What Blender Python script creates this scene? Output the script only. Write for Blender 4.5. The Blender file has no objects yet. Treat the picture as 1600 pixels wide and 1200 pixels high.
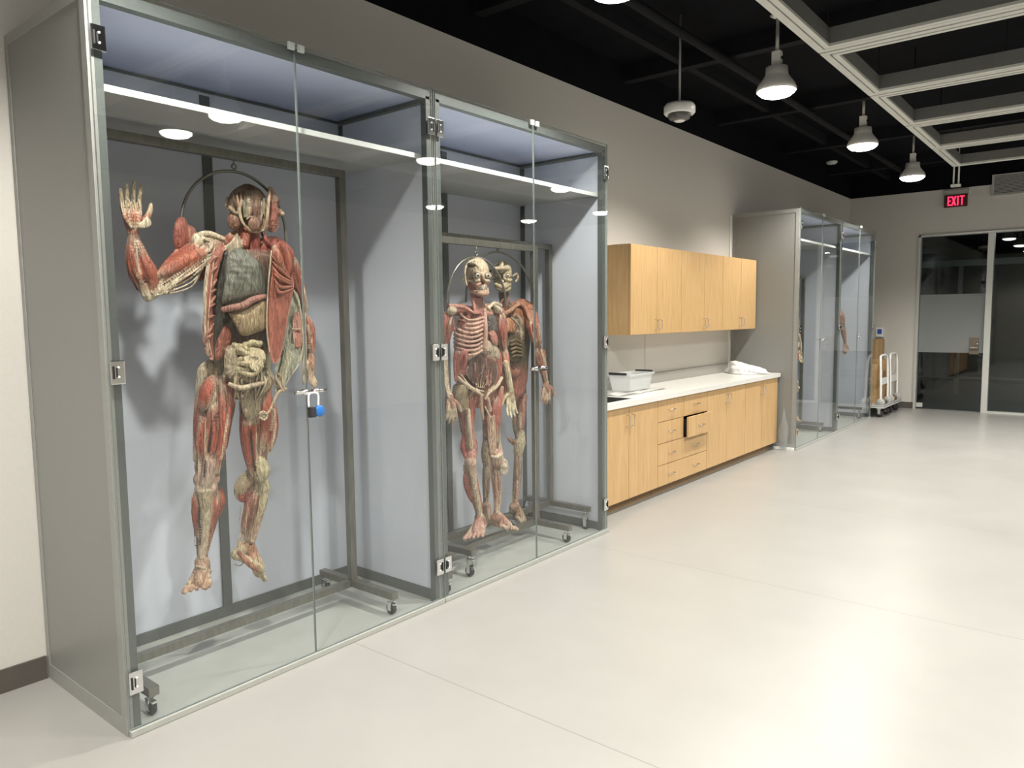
import bpy, bmesh, math, random
import numpy as np
from mathutils import Vector, Matrix, kdtree
random.seed(4); np.random.seed(4)
PI = math.pi
scn = bpy.context.scene
COL = scn.collection
# ---------------------------------------------------------------- camera
F_PX, YAW, PITCH, ROLL = 1168.44, -39.10, -5.168, -0.645
CAM = Vector((3.734, 0.0, 1.62))
ya, pi_, ro = [math.radians(a) for a in (YAW, PITCH, ROLL)]
FW = Vector((math.sin(ya)*math.cos(pi_), math.cos(ya)*math.cos(pi_), math.sin(pi_)))
R0 = Vector((math.cos(ya), -math.sin(ya), 0)); U0 = R0.cross(FW)
RT = R0*math.cos(ro) + U0*math.sin(ro); UP = -R0*math.sin(ro) + U0*math.cos(ro)
cd = bpy.data.cameras.new('camera'); cam = bpy.data.objects.new('camera', cd); COL.objects.link(cam)
m = Matrix((RT, UP, -FW)).transposed().to_4x4(); m.translation = CAM
cam.matrix_world = m
cd.sensor_width = 36; cd.lens = 36*F_PX/1600; cd.clip_start = 0.05; cd.clip_end = 100
scn.camera = cam
# ---------------------------------------------------------------- view + world + render settings
scn.view_settings.view_transform = 'Standard'; scn.view_settings.look = 'None'
scn.view_settings.gamma = 1.0; scn.view_settings.exposure = -0.2
scn.view_settings.use_curve_mapping = False
w = bpy.data.worlds.new('world'); scn.world = w; w.use_nodes = True
w.node_tree.nodes['Background'].inputs[0].default_value = (0.6, 0.65, 0.8, 1)
w.node_tree.nodes['Background'].inputs[1].default_value = 0.02
scn.cycles.use_denoising = True
scn.cycles.max_bounces = 9; scn.cycles.diffuse_bounces = 5; scn.cycles.glossy_bounces = 5
scn.cycles.transparent_max_bounces = 32; scn.cycles.sample_clamp_indirect = 4.0
LAMP_POWER = 30.0          # radiance of the glowing lenses of the pendant lamps
LAMP_COLOR = (1.0, 0.955, 0.885)
SPOT_W = 79.0              # beam of each pendant lamp, W
LAMP_X = (1.53, 3.98, 6.43); LAMP_Y = (-1.3, 1.15, 3.62, 6.07, 8.62, 11.05); LAMP_Z = 3.375

def P(px, py, x):           # the point on the plane X = x that the camera sees at a photo pixel
    v = FW + RT*((px-800)/F_PX) - UP*((py-600)/F_PX)
    return CAM + v*((x-CAM.x)/v.x)
# ---------------------------------------------------------------- materials
MATS = {}
def mat(name, col=(.5, .5, .5), rough=.5, metal=0., noise=0., nscale=30., stretch=(1, 1, 1), col2=None, bump=0., bscale=None,
        emit=None, estr=0., spec=.5, coat=0.):
    if name in MATS: return MATS[name]
    M = bpy.data.materials.new(name); M.use_nodes = True; nt = M.node_tree; b = nt.nodes['Principled BSDF']
    b.inputs['Base Color'].default_value = (*col, 1); b.inputs['Roughness'].default_value = rough
    b.inputs['Metallic'].default_value = metal; b.inputs['Specular IOR Level'].default_value = spec
    b.inputs['Coat Weight'].default_value = coat
    tc = nt.nodes.new('ShaderNodeTexCoord'); mp = nt.nodes.new('ShaderNodeMapping'); mp.inputs['Scale'].default_value = stretch
    nt.links.new(tc.outputs['Object'], mp.inputs[0])
    if noise or col2:
        n = nt.nodes.new('ShaderNodeTexNoise'); n.inputs['Scale'].default_value = nscale; n.inputs['Detail'].default_value = 5
        nt.links.new(mp.outputs[0], n.inputs[0])
        c2 = col2 or tuple(c*(1-noise) for c in col)
        r = nt.nodes.new('ShaderNodeValToRGB'); r.color_ramp.elements[0].color = (*c2, 1); r.color_ramp.elements[1].color = (*col, 1)
        r.color_ramp.elements[0].position = .35; r.color_ramp.elements[1].position = .65
        nt.links.new(n.outputs[0], r.inputs[0]); nt.links.new(r.outputs[0], b.inputs['Base Color'])
    if bump:
        n2 = nt.nodes.new('ShaderNodeTexNoise'); n2.inputs['Scale'].default_value = bscale or nscale; n2.inputs['Detail'].default_value = 4
        nt.links.new(mp.outputs[0], n2.inputs[0]); bp = nt.nodes.new('ShaderNodeBump'); bp.inputs['Strength'].default_value = bump
        bp.inputs['Distance'].default_value = .003; nt.links.new(n2.outputs[0], bp.inputs['Height']); nt.links.new(bp.outputs[0], b.inputs['Normal'])
    if emit:
        b.inputs['Emission Color'].default_value = (*emit, 1); b.inputs['Emission Strength'].default_value = estr
    MATS[name] = M; return M
def glass_mat(name, tint, refl=1.0, frost=0., fc=(.40, .42, .415)):
    M = bpy.data.materials.new(name); M.use_nodes = True; nt = M.node_tree; nt.nodes.clear()
    N = nt.nodes.new; L = nt.links.new
    g = N('ShaderNodeNewGeometry'); dot = N('ShaderNodeVectorMath'); dot.operation = 'DOT_PRODUCT'
    L(g.outputs['Incoming'], dot.inputs[0]); L(g.outputs['Normal'], dot.inputs[1])
    ab = N('ShaderNodeMath'); ab.operation = 'ABSOLUTE'; L(dot.outputs['Value'], ab.inputs[0])
    su = N('ShaderNodeMath'); su.operation = 'SUBTRACT'; su.inputs[0].default_value = 1; L(ab.outputs[0], su.inputs[1])
    pw = N('ShaderNodeMath'); pw.operation = 'POWER'; pw.inputs[1].default_value = 5; L(su.outputs[0], pw.inputs[0])
    ma = N('ShaderNodeMath'); ma.operation = 'MULTIPLY_ADD'; ma.inputs[1].default_value = .9*refl; ma.inputs[2].default_value = .042*refl
    L(pw.outputs[0], ma.inputs[0])
    t = N('ShaderNodeBsdfTransparent'); t.inputs[0].default_value = (*tint, 1)
    gl = N('ShaderNodeBsdfGlossy'); gl.inputs['Roughness'].default_value = 0.01; gl.inputs[0].default_value = (1, 1, 1, 1)
    mx = N('ShaderNodeMixShader'); L(ma.outputs[0], mx.inputs[0])
    base = t.outputs[0]
    if frost:
        d = N('ShaderNodeBsdfDiffuse'); d.inputs[0].default_value = (*fc, 1)
        tl = N('ShaderNodeBsdfTranslucent'); tl.inputs[0].default_value = (.6, .62, .62, 1)
        ad = N('ShaderNodeMixShader'); ad.inputs[0].default_value = .35; L(d.outputs[0], ad.inputs[1]); L(tl.outputs[0], ad.inputs[2])
        m2 = N('ShaderNodeMixShader'); m2.inputs[0].default_value = frost; L(t.outputs[0], m2.inputs[1]); L(ad.outputs[0], m2.inputs[2]); base = m2.outputs[0]
    L(base, mx.inputs[1]); L(gl.outputs[0], mx.inputs[2])
    o = N('ShaderNodeOutputMaterial'); L(mx.outputs[0], o.inputs[0]); MATS[name] = M; return M
def floor_mat():
    M = mat('vinyl_floor', (.30, .297, .279), .28, noise=.04, nscale=3.0, spec=.45)
    nt = M.node_tree; b = nt.nodes['Principled BSDF']; N = nt.nodes.new; L = nt.links.new
    src = b.inputs['Base Color'].links[0].from_socket
    g = N('ShaderNodeTexCoord'); sp = N('ShaderNodeSeparateXYZ'); L(g.outputs['Object'], sp.inputs[0])
    a = N('ShaderNodeMath'); a.operation = 'SUBTRACT'; a.inputs[1].default_value = 2.30; L(sp.outputs['Y'], a.inputs[0])
    pm = N('ShaderNodeMath'); pm.operation = 'PINGPONG'; pm.inputs[1].default_value = 1.025; L(a.outputs[0], pm.inputs[0])
    lt = N('ShaderNodeMath'); lt.operation = 'LESS_THAN'; lt.inputs[1].default_value = .0022; L(pm.outputs[0], lt.inputs[0])
    mx = N('ShaderNodeMix'); mx.data_type = 'RGBA'; L(lt.outputs[0], mx.inputs[0]); L(src, mx.inputs[6]); mx.inputs[7].default_value = (.19, .185, .17, 1)
    L(mx.outputs[2], b.inputs['Base Color'])
    n = N('ShaderNodeTexNoise'); n.inputs['Scale'].default_value = 1.3; n.inputs['Detail'].default_value = 6; L(g.outputs['Object'], n.inputs[0])
    mr = N('ShaderNodeMapRange'); mr.inputs[3].default_value = .24; mr.inputs[4].default_value = .42; L(n.outputs[0], mr.inputs[0]); L(mr.outputs[0], b.inputs['Roughness'])
    return M
def flesh_mat():
    M = bpy.data.materials.new('preserved_tissue'); M.use_nodes = True; nt = M.node_tree; b = nt.nodes['Principled BSDF']
    N = nt.nodes.new; L = nt.links.new
    at = N('ShaderNodeAttribute'); at.attribute_name = 'Col'
    tc = N('ShaderNodeTexCoord'); mp = N('ShaderNodeMapping'); mp.inputs['Scale'].default_value = (1, 1, .16); L(tc.outputs['Object'], mp.inputs[0])
    n = N('ShaderNodeTexNoise'); n.inputs['Scale'].default_value = 120; n.inputs['Detail'].default_value = 4; n.inputs['Distortion'].default_value = 1.2; L(mp.outputs[0], n.inputs[0])
    mr = N('ShaderNodeMapRange'); mr.inputs[1].default_value = .34; mr.inputs[2].default_value = .66; mr.inputs[3].default_value = .42; mr.inputs[4].default_value = 1.35; L(n.outputs[0], mr.inputs[0])
    mx = N('ShaderNodeVectorMath'); mx.operation = 'SCALE'; L(at.outputs['Color'], mx.inputs[0]); L(mr.outputs[0], mx.inputs['Scale'])
    n3 = N('ShaderNodeTexNoise'); n3.inputs['Scale'].default_value = 38; n3.inputs['Detail'].default_value = 6; n3.inputs['Distortion'].default_value = 1.0; L(mp.outputs[0], n3.inputs[0])
    m3 = N('ShaderNodeMapRange'); m3.inputs[1].default_value = .55; m3.inputs[2].default_value = .66; m3.inputs[4].default_value = .65; L(n3.outputs[0], m3.inputs[0])
    pl = N('ShaderNodeVectorMath'); pl.operation = 'MULTIPLY_ADD'; L(at.outputs['Color'], pl.inputs[0]); pl.inputs[1].default_value = (1.25, 1.40, 1.40); pl.inputs[2].default_value = (.02, .018, .012)
    mc = N('ShaderNodeMix'); mc.data_type = 'RGBA'; L(m3.outputs[0], mc.inputs[0]); L(mx.outputs[0], mc.inputs[6]); L(pl.outputs[0], mc.inputs[7])
    L(mc.outputs[2], b.inputs['Base Color']); b.inputs['Roughness'].default_value = .38
    bp = N('ShaderNodeBump'); bp.inputs['Strength'].default_value = 1.0; bp.inputs['Distance'].default_value = .008; L(n.outputs[0], bp.inputs['Height']); L(bp.outputs[0], b.inputs['Normal'])
    MATS['flesh'] = M; return M
flesh = flesh_mat()
M_floor = floor_mat()
M_wall = mat('painted_wall', (.57, .555, .515), .75, noise=.03, nscale=60, bump=.15, bscale=300)
M_black = mat('black_ceiling_paint', (.0045, .005, .007), .95, noise=.3, nscale=4, spec=.12)
M_duct = mat('dark_ceiling_steel', (.008, .0085, .011), .85, noise=.3, nscale=8, spec=.2)
M_grey = mat('grey_laminate', (.25, .253, .24), .42, noise=.06, nscale=120)
M_greyd = mat('dark_grey_edging', (.105, .115, .112), .4, noise=.1, nscale=60)
M_panel = mat('pale_blue_panel', (.58, .605, .68), .38, noise=.05, nscale=150)
M_white = mat('white_edge', (.85, .87, .86), .35, noise=.02)
M_cfloor = mat('cabinet_floor_vinyl', (.40, .41, .385), .35, noise=.06, nscale=5)
M_steel = mat('brushed_steel', (.24, .232, .205), .36, metal=.75, noise=.2, nscale=40, stretch=(1, 1, .2))
M_chrome = mat('polished_chrome', (.75, .75, .75), .12, metal=1., noise=.05)
M_black_r = mat('black_rubber', (.03, .03, .032), .5, noise=.2)
M_dk = mat('dark_slot', (.012, .012, .013), .5, noise=.1)
M_wood = mat('oak_laminate', (.53, .35, .165), .4, nscale=7, stretch=(6, 6, .5), col2=(.465, .295, .13), bump=.06)
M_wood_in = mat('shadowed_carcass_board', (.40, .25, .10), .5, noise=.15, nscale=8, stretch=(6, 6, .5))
M_counter = mat('white_solid_surface', (.68, .68, .65), .25, noise=.03, nscale=200)
M_splash = mat('grey_backsplash', (.30, .29, .265), .4, noise=.05, nscale=90)
M_base = mat('brown_grey_baseboard', (.085, .075, .065), .5, noise=.1)
M_frame = mat('satin_aluminium_frame', (.58, .59, .56), .35, metal=.35, noise=.05, stretch=(1, 1, .1))
M_lampw = mat('white_lamp_housing', (.86, .85, .82), .4, noise=.04)
M_grid = mat('off_white_powder_coat', (.60, .61, .57), .42, noise=.05, nscale=9)
M_gridd = mat('shaded_recessed_flange', (.16, .165, .155), .5, noise=.08)  # frame upstands, with the shadow on their faces put into the colour
M_card = mat('brown_cardboard', (.42, .27, .13), .8, noise=.15, nscale=20, bump=.1)
M_tape = mat('pale_paper_label', (.75, .73, .68), .7, noise=.05)
M_plasticw = mat('white_plastic', (.78, .78, .76), .35, noise=.03)
M_bluep = mat('blue_label', (.05, .10, .50), .5, noise=.3, nscale=60)
M_lens = mat('lamp_lens', (1, 1, 1), .4, emit=LAMP_COLOR, estr=LAMP_POWER, noise=.01)
M_red = mat('lit_red_letters', (.9, .02, .05), .4, emit=(1, .03, .10), estr=2.2, noise=.01)
M_redd = mat('dark_red_sign_face', (.07, .008, .012), .4, noise=.2)
M_vent = mat('grey_vent_paint', (.38, .375, .35), .5, noise=.05)
M_bone = mat('ivory_bone', (.62, .52, .33), .5, noise=.25, nscale=40, bump=.3)
M_eye = mat('glass_eye_white', (.75, .70, .60), .15, noise=.1, nscale=60)
M_iris = mat('dark_iris', (.03, .02, .015), .15, noise=.2)
M_toe = mat('pale_floor_sill', (.36, .37, .34), .4, noise=.06)
G_door = glass_mat('clear_glass_door', (.975, .988, .982), .8)
G_edge = mat('green_glass_edge', (.24, .28, .27), .15, noise=.1, spec=.8)
G_wall = glass_mat('tinted_glass_wall', (.55, .60, .60), 1.0)
G_frost = glass_mat('frosted_glass_band', (.7, .75, .75), .4, frost=.75)
G_bin = glass_mat('translucent_plastic', (.9, .92, .93), .8, frost=.6, fc=(.80, .82, .82))
G_bag = glass_mat('thin_clear_film', (.9, .92, .92), 1.6, frost=.22, fc=(.7, .72, .72))
# ---------------------------------------------------------------- mesh helpers
def mesh_obj(name, bm, material, parent=None, smooth=False):
    me = bpy.data.meshes.new(name); bm.normal_update(); bm.to_mesh(me); bm.free()
    ms = material if isinstance(material, (list, tuple)) else [material]
    for q in ms: me.materials.append(q)
    if smooth: me.polygons.foreach_set('use_smooth', [True]*len(me.polygons))
    o = bpy.data.objects.new(name, me); COL.objects.link(o)
    if parent:
        o.parent = parent
        o.matrix_parent_inverse = Matrix.Translation(-Vector(WORLD[parent.name]))
    WORLD[o.name] = (0, 0, 0)
    return o
WORLD = {}
def box(bm, x0, x1, y0, y1, z0, z1, mi=0, bev=0.):
    if x0 > x1: x0, x1 = x1, x0
    if y0 > y1: y0, y1 = y1, y0
    if z0 > z1: z0, z1 = z1, z0
    r = bmesh.ops.create_cube(bm, size=1, matrix=Matrix.Translation(((x0+x1)/2, (y0+y1)/2, (z0+z1)/2)) @ Matrix.Diagonal((x1-x0, y1-y0, z1-z0, 1)))
    fs = set(f for v in r['verts'] for f in v.link_faces)
    for f in fs: f.material_index = mi
    if bev:
        es = list(set(e for v in r['verts'] for e in v.link_edges))
        bmesh.ops.bevel(bm, geom=es, offset=bev, segments=2, affect='EDGES', profile=.7)
    return r['verts']
def bx(name, x0, x1, y0, y1, z0, z1, material, parent=None, bev=0.):
    bm = bmesh.new(); box(bm, x0, x1, y0, y1, z0, z1, 0, bev); return mesh_obj(name, bm, material, parent)
def smooth_path(pts, n=6):
    pts = [Vector(p) for p in pts]
    if len(pts) < 3 or n < 2: return pts, [i for i in range(len(pts))]
    out = []; ts = []
    for i in range(len(pts)-1):
        p0 = pts[max(i-1, 0)]; p1 = pts[i]; p2 = pts[i+1]; p3 = pts[min(i+2, len(pts)-1)]
        for k in range(n):
            t = k/n; out.append(.5*((2*p1)+(p2-p0)*t+(2*p0-5*p1+4*p2-p3)*t*t+(3*p1-p0-3*p2+p3)*t**3)); ts.append(i+t)
    out.append(pts[-1]); ts.append(len(pts)-1); return out, ts
def tube_into(bm, pts, rad, seg=8, n=1, mi=0):
    path, ts = smooth_path(pts, n); rads = []
    for t in ts:
        if isinstance(rad, (int, float)): rads.append(rad)
        else:
            i = min(int(t), len(rad)-2); rads.append(rad[i]+(rad[i+1]-rad[i])*(t-i))
    rings = []; up = None
    for i, p in enumerate(path):
        d = (path[min(i+1, len(path)-1)]-path[max(i-1, 0)]); d = d.normalized() if d.length > 1e-9 else Vector((0, 0, 1))
        if up is None:
            up = d.cross(Vector((.3, .9, .1))); up = up if up.length > .1 else d.cross(Vector((1, 0, 0)))
        up = (up-d*up.dot(d)).normalized(); s = d.cross(up)
        rings.append([bm.verts.new(p+(up*math.cos(a)+s*math.sin(a))*rads[i]) for a in [2*PI*k/seg for k in range(seg)]])
    fs = []
    for a, b in zip(rings, rings[1:]):
        for k in range(seg): fs.append(bm.faces.new((a[k], a[(k+1) % seg], b[(k+1) % seg], b[k])))
    fs.append(bm.faces.new(rings[0][::-1])); fs.append(bm.faces.new(rings[-1]))
    for f in fs: f.material_index = mi
def tube(name, pts, rad, material, parent=None, seg=10, n=1):
    bm = bmesh.new(); tube_into(bm, pts, rad, seg, n); return mesh_obj(name, bm, material, parent, True)
def lathe_into(bm, prof, c, axis='z', seg=24, mi=0):
    rings = []
    for r, h in prof:
        ring = []
        for k in range(seg):
            a = 2*PI*k/seg; u, v = r*math.cos(a), r*math.sin(a)
            q = (u, v, h) if axis == 'z' else ((h, u, v) if axis == 'x' else (u, h, v))
            ring.append(bm.verts.new(Vector(c)+Vector(q)))
        rings.append(ring)
    for a, b in zip(rings, rings[1:]):
        for k in range(seg):
            f = bm.faces.new((a[k], a[(k+1) % seg], b[(k+1) % seg], b[k])); f.material_index = mi
    for rg in (rings[0][::-1], rings[-1]):
        f = bm.faces.new(rg); f.material_index = mi
def lathe(name, prof, c, material, parent=None, axis='z', seg=24):
    bm = bmesh.new(); lathe_into(bm, prof, c, axis, seg); bmesh.ops.recalc_face_normals(bm, faces=bm.faces)
    return mesh_obj(name, bm, material, parent, True)
def thing(name, label, cat, loc=(0, 0, 0), group=None):
    o = bpy.data.objects.new(name, None); o.empty_display_size = .1; COL.objects.link(o); o.location = loc; WORLD[o.name] = tuple(loc)
    o['label'] = label; o['category'] = cat
    if group: o['group'] = group
    return o
def tag(o, label, cat, group=None):
    o['label'] = label; o['category'] = cat
    if group: o['group'] = group
    return o
def struct(o): o['kind'] = 'structure'; return o
def dup(root, delta, label):
    r = root.copy(); COL.objects.link(r); r.location = root.location+Vector(delta); r['label'] = label
    kids = [o for o in bpy.data.objects if o.parent == root]
    for ch in kids:
        c = ch.copy(); COL.objects.link(c); c.parent = r; c.matrix_parent_inverse = ch.matrix_parent_inverse.copy()
        for g in [o for o in bpy.data.objects if o.parent == ch]:
            d = g.copy(); COL.objects.link(d); d.parent = c; d.matrix_parent_inverse = g.matrix_parent_inverse.copy()
    return r
# ================================================================ SETTING
YF = 13.96; HC = 3.58; DECK = 3.95; XR = 8.3; YB = -2.8; H = 2.825; D = .805
struct(bx('floor', -.1, XR, YB, 22, -.1, 0, M_floor))
struct(bx('wall_left', -.12, 0, YB, YF+.1, 0, HC, M_wall))
bm = bmesh.new(); DX0, DXM, DX1, DH = 1.085, 2.06, 4.9, 2.87
box(bm, 0, DX0, YF, YF+.14, 0, HC); box(bm, DX0, DX1, YF, YF+.14, DH, HC); box(bm, DX1, XR, YF, YF+.14, 0, HC)
struct(mesh_obj('wall_far', bm, M_wall))
struct(bx('wall_right', XR, XR+.12, YB, YF+.1, 0, HC, M_wall))
struct(bx('wall_near', 0, XR, YB-.12, YB, 0, HC, M_wall))
bm = bmesh.new(); box(bm, -.12, XR+.12, YB-.12, YF+.14, DECK, DECK+.1)
box(bm, -.12, 0, YB, YF, HC, DECK); box(bm, XR, XR+.12, YB, YF, HC, DECK); box(bm, 0, XR, YF, YF+.14, HC, DECK); box(bm, 0, XR, YB-.12, YB, HC, DECK)
struct(mesh_obj('ceiling', bm, M_black))
struct(bx('trim_1', .55, .62, YB, YF, 3.84, 3.949, M_duct)); 
for i, y in enumerate((4.2, 6.3, 8.4, 10.5, 12.6)): struct(bx('trim_%d' % (i+2), .0, XR, y, y+.10, 3.80, 3.948, M_duct))
tag(tube('ceiling_pipe', [(1.05, YB+.05, 3.74), (1.05, YF-.02, 3.74)], .035, M_duct), 'dark painted pipe running along under the black ceiling', 'pipe')
struct(bx('baseboard_left', 0, .012, YB, 1.2, 0, .105, M_base))
struct(bx('baseboard_far', .0, DX0, YF-.012, YF, 0, .105, M_base))
# corridor behind the glass wall
bm = bmesh.new(); box(bm, -.1, 0, YF+.14, 20, 0, 3.0); box(bm, -.1, XR, 20, 20.1, 0, 3.0); box(bm, XR, XR+.1, YF+.14, 20, 0, 3.0)
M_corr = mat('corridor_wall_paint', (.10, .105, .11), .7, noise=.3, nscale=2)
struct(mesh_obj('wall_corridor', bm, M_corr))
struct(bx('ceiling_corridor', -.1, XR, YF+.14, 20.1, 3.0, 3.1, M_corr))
# glass door and sidelight of the far wall
dr = thing('door_1', 'framed glass door with a wide frosted band and silver lever handle in the far wall', 'door', (1.57, YF+.05, 0)); dr['kind'] = 'structure'; del dr['label']; del dr['category']
yg = YF+.05
bm = bmesh.new()
box(bm, DX0, DX0+.035, YF-.03, YF+.12, 0, DH); box(bm, DXM, DXM+.085, YF-.03, YF+.12, 0, DH); box(bm, DX0, DXM, YF-.03, YF+.12, DH-.03, DH)
mesh_obj('door_frame', bm, M_frame, dr)
bm = bmesh.new(); 
for (z0, z1, q) in ((.012, .95, 0), (.95, 1.90, 1), (1.90, DH-.035, 0)): box(bm, DX0+.04, DXM-.005, yg, yg+.012, z0, z1, q)
mesh_obj('glass_leaf', bm, [G_wall, G_frost], dr)
bx('lock_plate', 1.86, 1.99, yg-.016, yg-.001, .93, 1.20, mat('bronze_plate', (.20, .17, .13), .4, metal=.6, noise=.1), dr, .004)
bm = bmesh.new(); tube_into(bm, [(1.965, yg-.017, 1.04), (1.965, yg-.06, 1.04), (1.86, yg-.065, 1.035)], .011, 8, 4); lathe_into(bm, [(.02, 0), (.02, -.025)], (1.965, yg-.017, 1.10), 'y', 12)
mesh_obj('lever_handle', bm, M_chrome, dr, True)
bx('bottom_closer', DX0+.04, 1.22, yg-.03, yg-.001, .03, .10, M_frame, dr, .003)
wn = bpy.data.objects.new('window_1', None); COL.objects.link(wn); wn.location = (3.4, yg, 0); WORLD[wn.name] = (3.4, yg, 0); wn['kind'] = 'structure'
bx('window_pane', DXM+.09, DX1-.03, yg, yg+.012, .03, DH-.03, G_wall, wn)
bm = bmesh.new(); box(bm, DX1-.03, DX1, YF-.03, YF+.12, 0, DH); box(bm, DXM+.085, DX1-.03, YF-.03, YF+.12, DH-.03, DH); box(bm, DXM+.085, DX1-.03, YF-.03, YF+.12, 0, .03)
mesh_obj('window_frame', bm, M_frame, wn)
# corridor window beyond with pale frame, and corridor lamps
cw = thing('corridor_screen', 'pale framed dark partition seen through the far glass door', 'partition', (1.5, 17.0, 0))
bm = bmesh.new()
for x0, x1, z0, z1 in ((-.0, .06, 0, 2.55), (1.20, 1.28, 0, 2.5), (-.0, 2.6, 2.5, 2.62), (-.0, 2.6, .30, .34), (2.56, 2.6, 0, 2.5)): box(bm, x0+.02, x1+.02, 17.0, 17.05, z0, z1)
mesh_obj('screen_frame', bm, mat('pale_corridor_frame', (.55, .57, .58), .5, noise=.1), cw)
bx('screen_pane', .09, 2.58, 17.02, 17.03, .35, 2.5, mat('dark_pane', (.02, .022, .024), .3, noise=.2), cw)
for i, (x, y, lb) in enumerate(((2.62, 15.5, 'round recessed lamp glowing in the corridor ceiling nearest the glass'), (3.2, 18.0, 'round recessed lamp glowing farther down the dark corridor ceiling'))):
    cl = thing('corridor_downlight', lb, 'lamp', (x, y, 3.0), 'corridor ceiling lamps')
    lathe('trim_ring', [(.10, -.002), (.10, -.015), (.082, -.016)], (x, y, 3.0), M_lampw, cl)
    lathe('glowing_lens', [(.078, -.017), (.03, -.022)], (x, y, 3.0), mat('corridor_lens', (1, 1, 1), .4, emit=(1, .95, .88), estr=120, noise=.01), cl)
# ================================================================ PENDANT LAMPS
def make_lamp(x, y, label):
    t = thing('pendant_lamp', label, 'lamp', (x, y, LAMP_Z), 'white pendant lamps hanging from the black ceiling')
    c = (x, y, LAMP_Z)
    lathe('lamp_shade', [(.055, .185), (.083, .178), (.087, .120), (.098, .102), (.140, .045), (.152, .012), (.152, -.006), (.144, -.006), (.141, .004), (.10, .03), (.02, .032)], c, M_lampw, t, seg=36)
    lathe('lamp_lens', [(.02, .022), (.140, .003), (.137, -.018), (.115, -.036), (.08, -.047), (.04, -.053), (.012, -.055)], c, M_lens, t, seg=36)
    bm = bmesh.new(); box(bm, x-.034, x+.034, y-.03, y+.03, LAMP_Z+.186, LAMP_Z+.30, 0, .008); mesh_obj('junction_box', bm, M_lampw, t)
    lathe('cable_gland', [(.012, 0), (.012, .018)], (x+.035, y-.0, LAMP_Z+.245), M_duct, t, axis='x', seg=10)
    lathe('rod', [(.014, .301), (.014, DECK-LAMP_Z-.02)], c, mat('grey_conduit', (.42, .41, .38), .4, metal=.4, noise=.05), t, seg=12)
    sl = bpy.data.lights.new('lamp_beam', 'SPOT'); sl.energy = SPOT_W*4; sl.color = LAMP_COLOR; sl.spot_size = math.radians(142); sl.spot_blend = .55; sl.shadow_soft_size = .07
    so = bpy.data.objects.new('lamp_beam', sl); COL.objects.link(so); so.parent = t; so.location = (0, 0, -.085)
    lathe('canopy', [(.03, DECK-LAMP_Z-.019), (.06, DECK-LAMP_Z-.002)], c, M_lampw, t, seg=20)
    return t
names = {(0, 3): 'largest of the white pendant lamps, hanging nearest beside the ceiling frame', (0, 4): 'middle white pendant lamp of the lit row beside the ceiling frame',
         (0, 5): 'smallest white pendant lamp, farthest down the row near the exit sign', (0, 2): 'white pendant lamp over the second glass case, mostly above the top edge of the view'}
lamp0 = None
for i, x in enumerate(LAMP_X+(4.86,)):
    for j, y in enumerate(LAMP_Y):
        if (i == 2 and j in (1, 2, 3)) or (i == 3 and j not in (2, 5)): continue
        lb = names.get((i, j), 'white pendant lamp outside the view lighting the near or right part of the room')
        if lamp0 is None: lamp0 = make_lamp(x, y, lb)
        else: dup(lamp0, (x-LAMP_X[0], y-LAMP_Y[0], 0), lb)
# ================================================================ CEILING GRID OF WHITE FRAMES
gx0, gx1 = 2.125, 4.45; gz = 3.30
ys = [1.3, 2.6, 3.9, 5.19, 6.45, 7.69, 8.94, 10.20]
for k in range(len(ys)-1):
    y0, y1 = ys[k]+.012, ys[k+1]-.012
    nm = ['', 'second from the camera, at the top edge of the view', 'nearest to the camera, cut off by the top edge of the view', 'second opening in view', 'third opening in view', 'fourth opening in view', 'farthest one, ending above the glass door']
    t = thing('ceiling_frame', 'white suspended rectangular ceiling frame with open dark middle, ' + (nm[k] or 'nearly overhead out of view'), 'ceiling frame', ((gx0+gx1)/2, (y0+y1)/2, gz), 'white rectangular frames of the ceiling grid')
    def rim(bm, a, z0, z1, wd, mi=0, inner=0):
        X0, X1, Y0, Y1 = gx0+a, gx1-a, y0+a, y1-a
        box(bm, X0, X0+wd, Y0, Y1, z0, z1, mi); box(bm, X1-wd, X1, Y0, Y1, z0, z1, mi)
        box(bm, X0+wd, X1-wd, Y0, Y0+wd, z0, z1, mi); box(bm, X0+wd, X1-wd, Y1-wd, Y1, z0, z1, mi)
    bm = bmesh.new(); rim(bm, 0, gz, gz+.02, .046); rim(bm, .001, gz+.0202, gz+.05, .012)
    mesh_obj('outer_channel', bm, M_grid, t)
    bm = bmesh.new(); rim(bm, .058, gz-.002, gz+.016, .036)
    mesh_obj('inner_lip', bm, M_grid, t)
    bm = bmesh.new(); rim(bm, .078, gz+.0165, gz+.115, .014); mesh_obj('upstand', bm, M_gridd, t)
    bm = bmesh.new()
    for hx, hy in ((gx0+.085, y1-.10), (gx1-.085, y1-.10), (gx0+.9, y1-.083)):
        tube_into(bm, [(hx, hy, gz+.113), (hx, hy, DECK-.001)], .005, 6)
    mesh_obj('hanger_rod', bm, M_duct, t, True)
# pipe hanger near the end of the grid
t = thing('ceiling_bracket', 'small grey double rod bracket hanging past the end of the ceiling frames', 'bracket', (1.88, 12.0, DECK))
bm = bmesh.new(); tube_into(bm, [(1.855, 12, DECK-.002), (1.855, 12, 3.36)], .011, 8); tube_into(bm, [(1.915, 12, DECK-.002), (1.915, 12, 3.36)], .011, 8); mesh_obj('rod', bm, M_grid, t, True)
bx('foot', 1.825, 1.945, 11.96, 12.04, 3.325, 3.359, M_grid, t, .008)
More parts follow.
